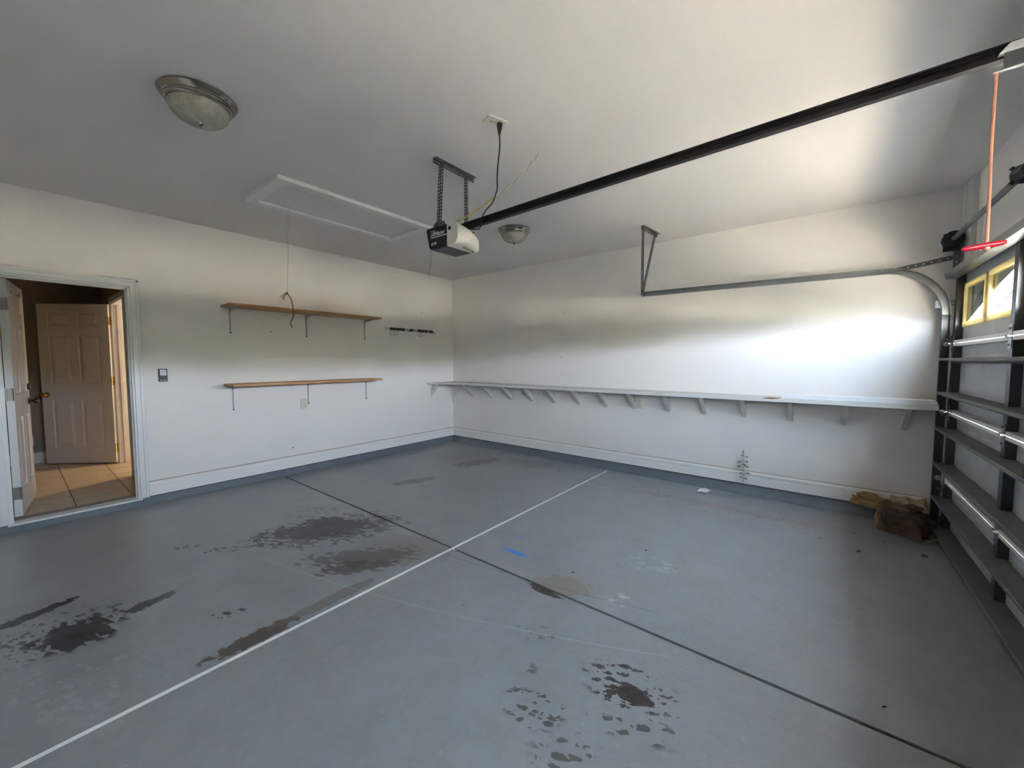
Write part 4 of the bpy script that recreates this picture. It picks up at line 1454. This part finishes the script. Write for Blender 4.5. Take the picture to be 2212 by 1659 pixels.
ctl = thing('door_control', 'black wall control with pale square button beside the house door', 'wall control', (0, -3.784, 1.243))
MB().box(0, 0.016, -3.817, -3.752, 1.182, 1.304).build('case', 'black_plastic', ctl, bevel=0.003)
MB().box(0.016, 0.021, -3.808, -3.760, 1.240, 1.297).build('button', 'button', ctl, bevel=0.003)
MB().box(0.016, 0.018, -3.808, -3.788, 1.190, 1.200).build('small_button', 'insert', ctl)
MB().box(0.016, 0.018, -3.780, -3.762, 1.190, 1.200).build('small_button', 'insert', ctl)


# ------------------------------------------------------------------ wooden shelves on the left wall
def wall_shelf(zb, zf, label, y0=-3.300, y1=-1.572, drop=0.27):
    t = thing('wall_shelf', label, 'shelf', (0, (y0 + y1) / 2, zb), 'pine shelves on the left wall')
    th = 0.024
    mb = MB()
    mb.prism([(0.012, y0, zb), (0.298, y0, zf), (0.298, y0, zf + th), (0.012, y0, zb + th)], (0, y1 - y0, 0))
    mb.build('board', 'pine', t, bevel=0.002)
    for y in (-3.218, -2.430, -1.647):
        b = MB()
        b.box(0, 0.004, y - 0.007, y + 0.007, zb - drop, zb - 0.001)
        b.box(0.0, 0.009, y - 0.003, y + 0.003, zb - drop + 0.004, zb - 0.01)
        b.prism([(0.004, y - 0.007, zb - 0.001), (0.24, y - 0.007, zb + (zf - zb) * 0.8 - 0.001), (0.24, y - 0.007, zb + (zf - zb) * 0.8 - 0.005), (0.004, y - 0.007, zb - 0.005)], (0, 0.014, 0))
        b.prism([(0.004, y - 0.003, zb - 0.004), (0.235, y - 0.003, zb + (zf - zb) * 0.8 - 0.004), (0.235, y - 0.003, zb + (zf - zb) * 0.8 - 0.009), (0.03, y - 0.003, zb - 0.030), (0.009, y - 0.003, zb - 0.05), (0.004, y - 0.003, zb - 0.05)], (0, 0.006, 0))
        br = b.build('bracket', 'bracket_grey', t)
        MB().tube([(0.003, y, zb - drop + 0.012), (0.012, y, zb - drop + 0.012)], 0.006, 8).build('screw', 'black', br)
    return t


wall_shelf(1.938, 1.938, 'long stained pine shelf, the upper of the two on the left wall')
wall_shelf(1.117, 1.117, 'long stained pine shelf, the lower of the two on the left wall')

# hook rack right of the upper shelf
rk = thing('hook_rack', 'narrow black tool rail with wire hooks right of the upper pine shelf', 'hook rack', (0, -0.87, 1.845))
MB().box(0, 0.006, -1.317, -0.45, 1.830, 1.862).build('backing_strip', 'plate', rk)
for (a, b) in ((-1.245, -0.985), (-0.905, -0.830), (-0.745, -0.545), (-0.525, -0.445)):
    MB().box(0.005, 0.012, a, b, 1.826, 1.864).build('black_cover', 'black_plastic', rk)
for (a, b) in ((-0.975, -0.905), (-0.825, -0.755)):
    MB().prism([(0.008, a, 1.860), (0.008, a + 0.012, 1.862), (0.008, b, 1.822), (0.008, b - 0.012, 1.820)], (0.005, 0, 0)).build('clip', 'black_plastic', rk)
MB().bar((0.010, -0.445, 1.842), (0.016, -0.400, 1.815), 0.008, 0.006).build('loose_end', 'black_plastic', rk)
for y in (-1.22, -1.145, -0.70):
    for sgn, yy in ((1, y - 0.022), (-1, y + 0.022)):
        MB().tube(bez([(0.012, yy, 1.850), (0.016, yy, 1.825), (0.018, yy, 1.780), (0.022, yy - 0.006 * sgn, 1.765), (0.034, yy, 1.752), (0.044, yy + 0.010 * sgn, 1.757)], 5), 0.0026, 6).build('hook', 'galv_dark', rk, True)

# ------------------------------------------------------------------ long white bench on the back wall
bn = thing('bench_shelf', 'long white painted bench shelf on diagonal braces along the back wall', 'bench', (2.85, 0, 1.0))
BZ, BT, BD = 1.032, 0.032, 0.245
MB().box(0.005, 5.690, -BD, -0.001, BZ - BT, BZ).build('bench_top', 'benchtop', bn, bevel=0.002)
mb = MB()
mb.prism([(0.002, -BD - 0.001, BZ - BT + 0.004), (0.002, -0.577, BZ - BT + 0.004), (0.05, -0.577, BZ - BT + 0.004), (0.56, -BD - 0.001, BZ - BT + 0.004)], (0, 0, BT - 0.006))
mb.build('corner_top', 'benchtop', bn)
MB().box(0.56, 5.690, -BD - 0.013, -BD, BZ - BT - 0.006, BZ + 0.001).build('front_edge', 'whitewood', bn, bevel=0.002)
MB().box(0.56, 5.690, -0.020, -0.0005, BZ - BT - 0.042, BZ - BT).build('ledger', 'whitewood', bn)
bx_ = [0.478, 0.872, 1.270, 1.660, 2.042, 2.432, 2.816, 3.182, 3.590, 3.972, 4.352, 4.744, 5.139, 5.533]


def brace(x):
    mb = MB()
    w = 0.038
    zb = BZ - BT
    # 2x4 cut on the diagonal, plumb cut at the wall
    mb.prism([(x - w / 2, -0.001, 0.793), (x - w / 2, -0.001, 0.885), (x - w / 2, -0.135, zb - 0.0005), (x - w / 2, -0.232, zb - 0.0005)], (w, 0, 0))
    return mb.build('brace', 'whitewood', bn, bevel=0.002)


for x in bx_:
    brace(x)
# brace on the left wall and the post in the corner
MB().prism([(0.001, -0.500, 0.806), (0.001, -0.500, 0.880), (0.10, -0.500, BZ - BT), (0.175, -0.500, BZ - BT)], (0, 0.036, 0)).build('brace', 'whitewood', bn, bevel=0.002)
MB().prism([(0.001, -0.026, 0.655), (0.001, -0.026, BZ - BT), (0.20, -0.026, BZ - BT)], (0, 0.022, 0)).build('corner_brace', 'whitewood', bn, bevel=0.002)

# loose trim boards lying on the bench
lab = ['bottom white trim board of the stack on the bench', 'second lowest white trim board of the stack on the bench',
       'second from top white trim board of the stack on the bench', 'topmost white trim board of the stack on the bench']
for k in range(4):
    z = BZ + 0.0015 + k * 0.0088
    o = MB().box(4.678 + 0.004 * (k % 2), 5.688 - 0.003 * k, -0.243 + 0.002 * k, -0.060 - 0.012 * k, z, z + 0.0084).build('trim_board', 'vinyl', bevel=0.001)
    tag(o, lab[k], 'board', 'white trim boards on the bench')
# splinter of bare wood where the bench top is chipped
sp = MB()
sp.prism([(4.52, -BD - 0.014, BZ - 0.010), (4.56, -BD - 0.014, BZ + 0.002), (4.67, -BD - 0.014, BZ + 0.002), (4.66, -BD - 0.014, BZ - 0.006), (4.60, -BD - 0.014, BZ - 0.013)], (0, 0.020, 0))
sp.build('bare_chip', 'cardboard', bn)


# ------------------------------------------------------------------ rubbish in the corner by the door
def tri(t):
    """triangle wave, for sharp folds"""
    return abs((t % 1.0) - 0.5) * 2


def crumple(name, mat, center, size, seed, amp=0.16, subdiv=4, box=0.55, rotz=0.0):
    """a crushed paper lump: boxy blob broken up by sharp random folds, flat underneath"""
    rnd = random.Random(seed)
    folds = []
    for _ in range(9):
        d = Vector((rnd.uniform(-1, 1), rnd.uniform(-1, 1), rnd.uniform(-0.7, 0.7))).normalized()
        folds.append((d, rnd.uniform(0.5, 1.5), rnd.random(), rnd.uniform(0.4, 1.0)))
    bm = bmesh.new()
    bmesh.ops.create_icosphere(bm, subdivisions=subdiv, radius=1.0)
    for v in bm.verts:
        p = v.co.normalized()
        q = Vector([math.copysign(abs(x) ** box, x) for x in p])
        k = 1.0 - amp * 1.2
        for d, fr, ph, am in folds:
            k += amp * am * (tri(p.dot(d) * fr + ph) - 0.4)
        k += rnd.uniform(-0.02, 0.02)
        x, y, z = q.x * k * size[0], q.y * k * size[1], q.z * k * size[2]
        ca, sa = math.cos(rotz), math.sin(rotz)
        v.co = Vector((x * ca - y * sa, x * sa + y * ca, z))
    zs_ = sorted(v.co.z for v in bm.verts)
    cut = zs_[len(zs_) // 7]
    for v in bm.verts:
        v.co.z = max(v.co.z, cut)
        v.co += Vector((center[0], center[1], center[2] - cut))
    me = bpy.data.meshes.new(name)
    bm.to_mesh(me)
    bm.free()
    me.materials.append(M[mat])
    o = bpy.data.objects.new(name, me)
    COL.objects.link(o)
    return o


def sheet(name, mat, pts_fn, nu, nv, th=0.004):
    vs, fs = [], []
    for i in range(nu + 1):
        for j in range(nv + 1):
            vs.append(pts_fn(i / nu, j / nv))
    for i in range(nu):
        for j in range(nv):
            a = i * (nv + 1) + j
            if (i + j) % 2:
                fs += [(a, a + 1, a + nv + 2), (a, a + nv + 2, a + nv + 1)]
            else:
                fs += [(a, a + 1, a + nv + 1), (a + 1, a + nv + 2, a + nv + 1)]
    o = MB().add(vs, fs).build(name, mat)
    so = o.modifiers.new('thickness', 'SOLIDIFY')
    so.thickness = th
    return o


def fold_noise(u, v, seed, n=6, f0=1.2):
    r = random.Random(seed)
    t = 0.0
    for _ in range(n):
        a = r.uniform(0, math.pi)
        fr = f0 * r.uniform(0.6, 1.8)
        t += r.uniform(0.5, 1.0) * (tri((u * math.cos(a) + v * math.sin(a)) * fr + r.random()) - 0.5)
    return t / n


tag(crumple('paper_bag', 'kraft_dark', (5.528, -0.300, 0.0), (0.150, 0.150, 0.085), 3, 0.20, 4, 0.55, -0.35), 'dark crumpled brown paper bag on the floor beside the garage door', 'paper bag')
tag(crumple('cardboard_scrap', 'cardboard', (5.398, -0.190, 0.0), (0.034, 0.062, 0.070), 12, 0.22, 3, 0.5, 0.2), 'orange-brown crushed cardboard at the left of the rubbish heap', 'cardboard')
tag(crumple('paper_wad', 'kraft_mid', (5.525, -0.175, 0.105), (0.120, 0.075, 0.055), 23, 0.24, 4, 0.6, 0.1), 'brown crumpled paper wad lying on top of the dark paper bag', 'paper')


tag(crumple('kraft_paper', 'kraft', (5.335, -0.095, 0.108), (0.125, 0.060, 0.062), 31, 0.26, 4, 0.6, -0.12), 'tan crumpled kraft paper sticking out left of the rubbish heap', 'paper')


def pale_sheet(u, v):
    x = 5.470 + 0.22 * u
    y = -0.035 - 0.135 * v + 0.02 * (tri(u * 1.7) - 0.5)
    z = 0.205 + 0.025 * math.sin(math.pi * u) - 0.05 * v * v + 0.13 * fold_noise(u * 1.4, v * 1.2, 9)
    return (x, y, z)


tag(sheet('kraft_sheet', 'kraft_pale', pale_sheet, 14, 10, 0.006), 'pale creased paper at the top right of the rubbish heap', 'paper')


def orange_bit(u, v):
    return (5.640 + 0.055 * u, -0.500 + 0.05 * v, 0.012 + 0.045 * u * (1 - v * 0.6) + 0.03 * (fold_noise(u, v, 2) + 0.25))


tag(sheet('paper_scrap', 'cardboard', orange_bit, 6, 6, 0.003), 'small orange-brown paper scrap in front of the rubbish heap', 'paper')

# white paper scrap on the floor
def white_bit(u, v):
    x = 3.985 + 0.095 * u + 0.012 * v
    y = -0.300 + 0.075 * v + 0.02 * u
    return (x, y, 0.0135 + 0.020 * abs(math.sin(u * 4 + v * 3)) * (0.3 + v) + 0.006 * math.sin(v * 9))


tag(sheet('paper_scrap', 'paper', white_bit, 6, 6, 0.0015), 'small crumpled white paper scrap on the floor below the bench', 'paper')

# vine growing at the foot of the back wall
vn = thing('vine_sprig', 'small green vine sprouting up the back wall baseboard', 'plant', (4.362, -0.02, 0.11))
MB().tube(bez([(4.362, -0.016, 0.112), (4.358, -0.028, 0.17), (4.366, -0.030, 0.24), (4.352, -0.014, 0.31), (4.360, -0.010, 0.38), (4.352, -0.006, 0.45)], 6), 0.0018, 6).build('stem', 'stem', vn, True)
rv = random.Random(5)
for (z, dx, l, a) in ((0.165, 0.006, 0.034, 0.4), (0.172, -0.004, 0.024, 2.4), (0.225, 0.020, 0.042, 0.5), (0.216, 0.002, 0.026, 2.8), (0.292, 0.010, 0.040, 0.3), (0.284, -0.012, 0.030, 2.9),
                      (0.306, -0.008, 0.036, 0.2), (0.331, -0.010, 0.034, 2.6), (0.342, 0.006, 0.038, 0.5), (0.390, 0.012, 0.030, 0.7), (0.398, 0.004, 0.026, 2.3), (0.440, -0.004, 0.016, 1.2)):
    base = Vector((4.358 + dx * 1.1, -0.030, z))
    d = Vector((math.cos(a), -0.9, 0.25 * math.sin(a))).normalized()
    s = Vector((0, 0, 1)).cross(d).normalized()
    up = d.cross(s)
    l *= 1.45
    w = l * 0.36
    pts = [base, base + d * l * 0.3 + s * w + up * 0.003, base + d * l * 0.7 + s * w * 0.8 + up * 0.002, base + d * l - up * 0.006,
           base + d * l * 0.7 - s * w * 0.8 + up * 0.002, base + d * l * 0.3 - s * w + up * 0.003, base + d * l * 0.5 - up * 0.002]
    o = MB().add(pts, [(0, 1, 6), (1, 2, 6), (2, 3, 6), (3, 4, 6), (4, 5, 6), (5, 0, 6)]).build('leaf', 'leaf', vn)
    so = o.modifiers.new('thickness', 'SOLIDIFY')
    so.thickness = 0.0008

# dry leaf bits
for (x, y, l, a, lb) in ((5.565, -0.770, 0.040, 0.3, 'dark dry leaf on the floor near the bottom of the garage door'),
                         (5.205, -2.610, 0.020, 0.8, 'dark dry leaf bit alone on the floor at the lower right'),
                         (5.210, -0.965, 0.026, 0.5, 'small dry leaf on the floor left of the dark leaf'),
                         (4.010, -1.910, 0.022, 1.2, 'tiny dry leaf on the bright middle of the floor'),
                         (3.740, -2.500, 0.020, 0.9, 'tiny reddish dry leaf above the tan floor patch')):
    ca, sa = math.cos(a), math.sin(a)
    zz = fz(x, y) + 0.004
    prof = [(0, 0, 0), (0.3, 0.16, 0.25), (0.7, 0.14, 0.2), (1, 0, 0.05), (0.7, -0.14, 0.22), (0.3, -0.16, 0.2), (0.5, 0, 0.02)]
    pts = [(x + l * (p[0] * ca - p[1] * sa), y + l * (p[0] * sa + p[1] * ca), zz + l * p[2]) for p in prof]
    o = MB().add(pts, [(0, 1, 6), (1, 2, 6), (2, 3, 6), (3, 4, 6), (4, 5, 6), (5, 0, 6)]).build('dry_leaf', 'deadleaf')
    so = o.modifiers.new('thickness', 'SOLIDIFY')
    so.thickness = 0.002
    tag(o, lb, 'leaf', 'dry leaf bits on the floor')

# fine leaf litter and grit swept along the back wall
rg = random.Random(17)
mb = MB()
for k in range(150):
    if k < 100:
        x = rg.uniform(2.4, 5.5)
        y = -0.62 + rg.gauss(0, 0.13)
    else:
        x, y = rg.uniform(0.4, 5.4), rg.uniform(-3.2, -0.3)
    if y > -0.10:
        continue
    r = rg.uniform(0.003, 0.009) * (1.0 if k < 100 else 0.7)
    a = rg.uniform(0, math.pi)
    e = rg.uniform(0.25, 0.7)
    z = fz(x, y)
    ca, sa = math.cos(a), math.sin(a)
    pts = [(1, 0, 0.0), (0, e, 0.0), (-1, 0, 0.0), (0, -e, 0.0), (0.1, 0, 0.5)]
    mb.add([(x + r * (p[0] * ca - p[1] * sa), y + r * (p[0] * sa + p[1] * ca), z + 0.0006 + r * p[2]) for p in pts],
           [(0, 1, 4), (1, 2, 4), (2, 3, 4), (3, 0, 4), (3, 2, 1, 0)])
grit = mb.build('leaf_litter', 'deadleaf')
grit['kind'] = 'stuff'
grit['label'] = 'fine dark leaf litter scattered over the floor along the back wall'
grit['category'] = 'litter'
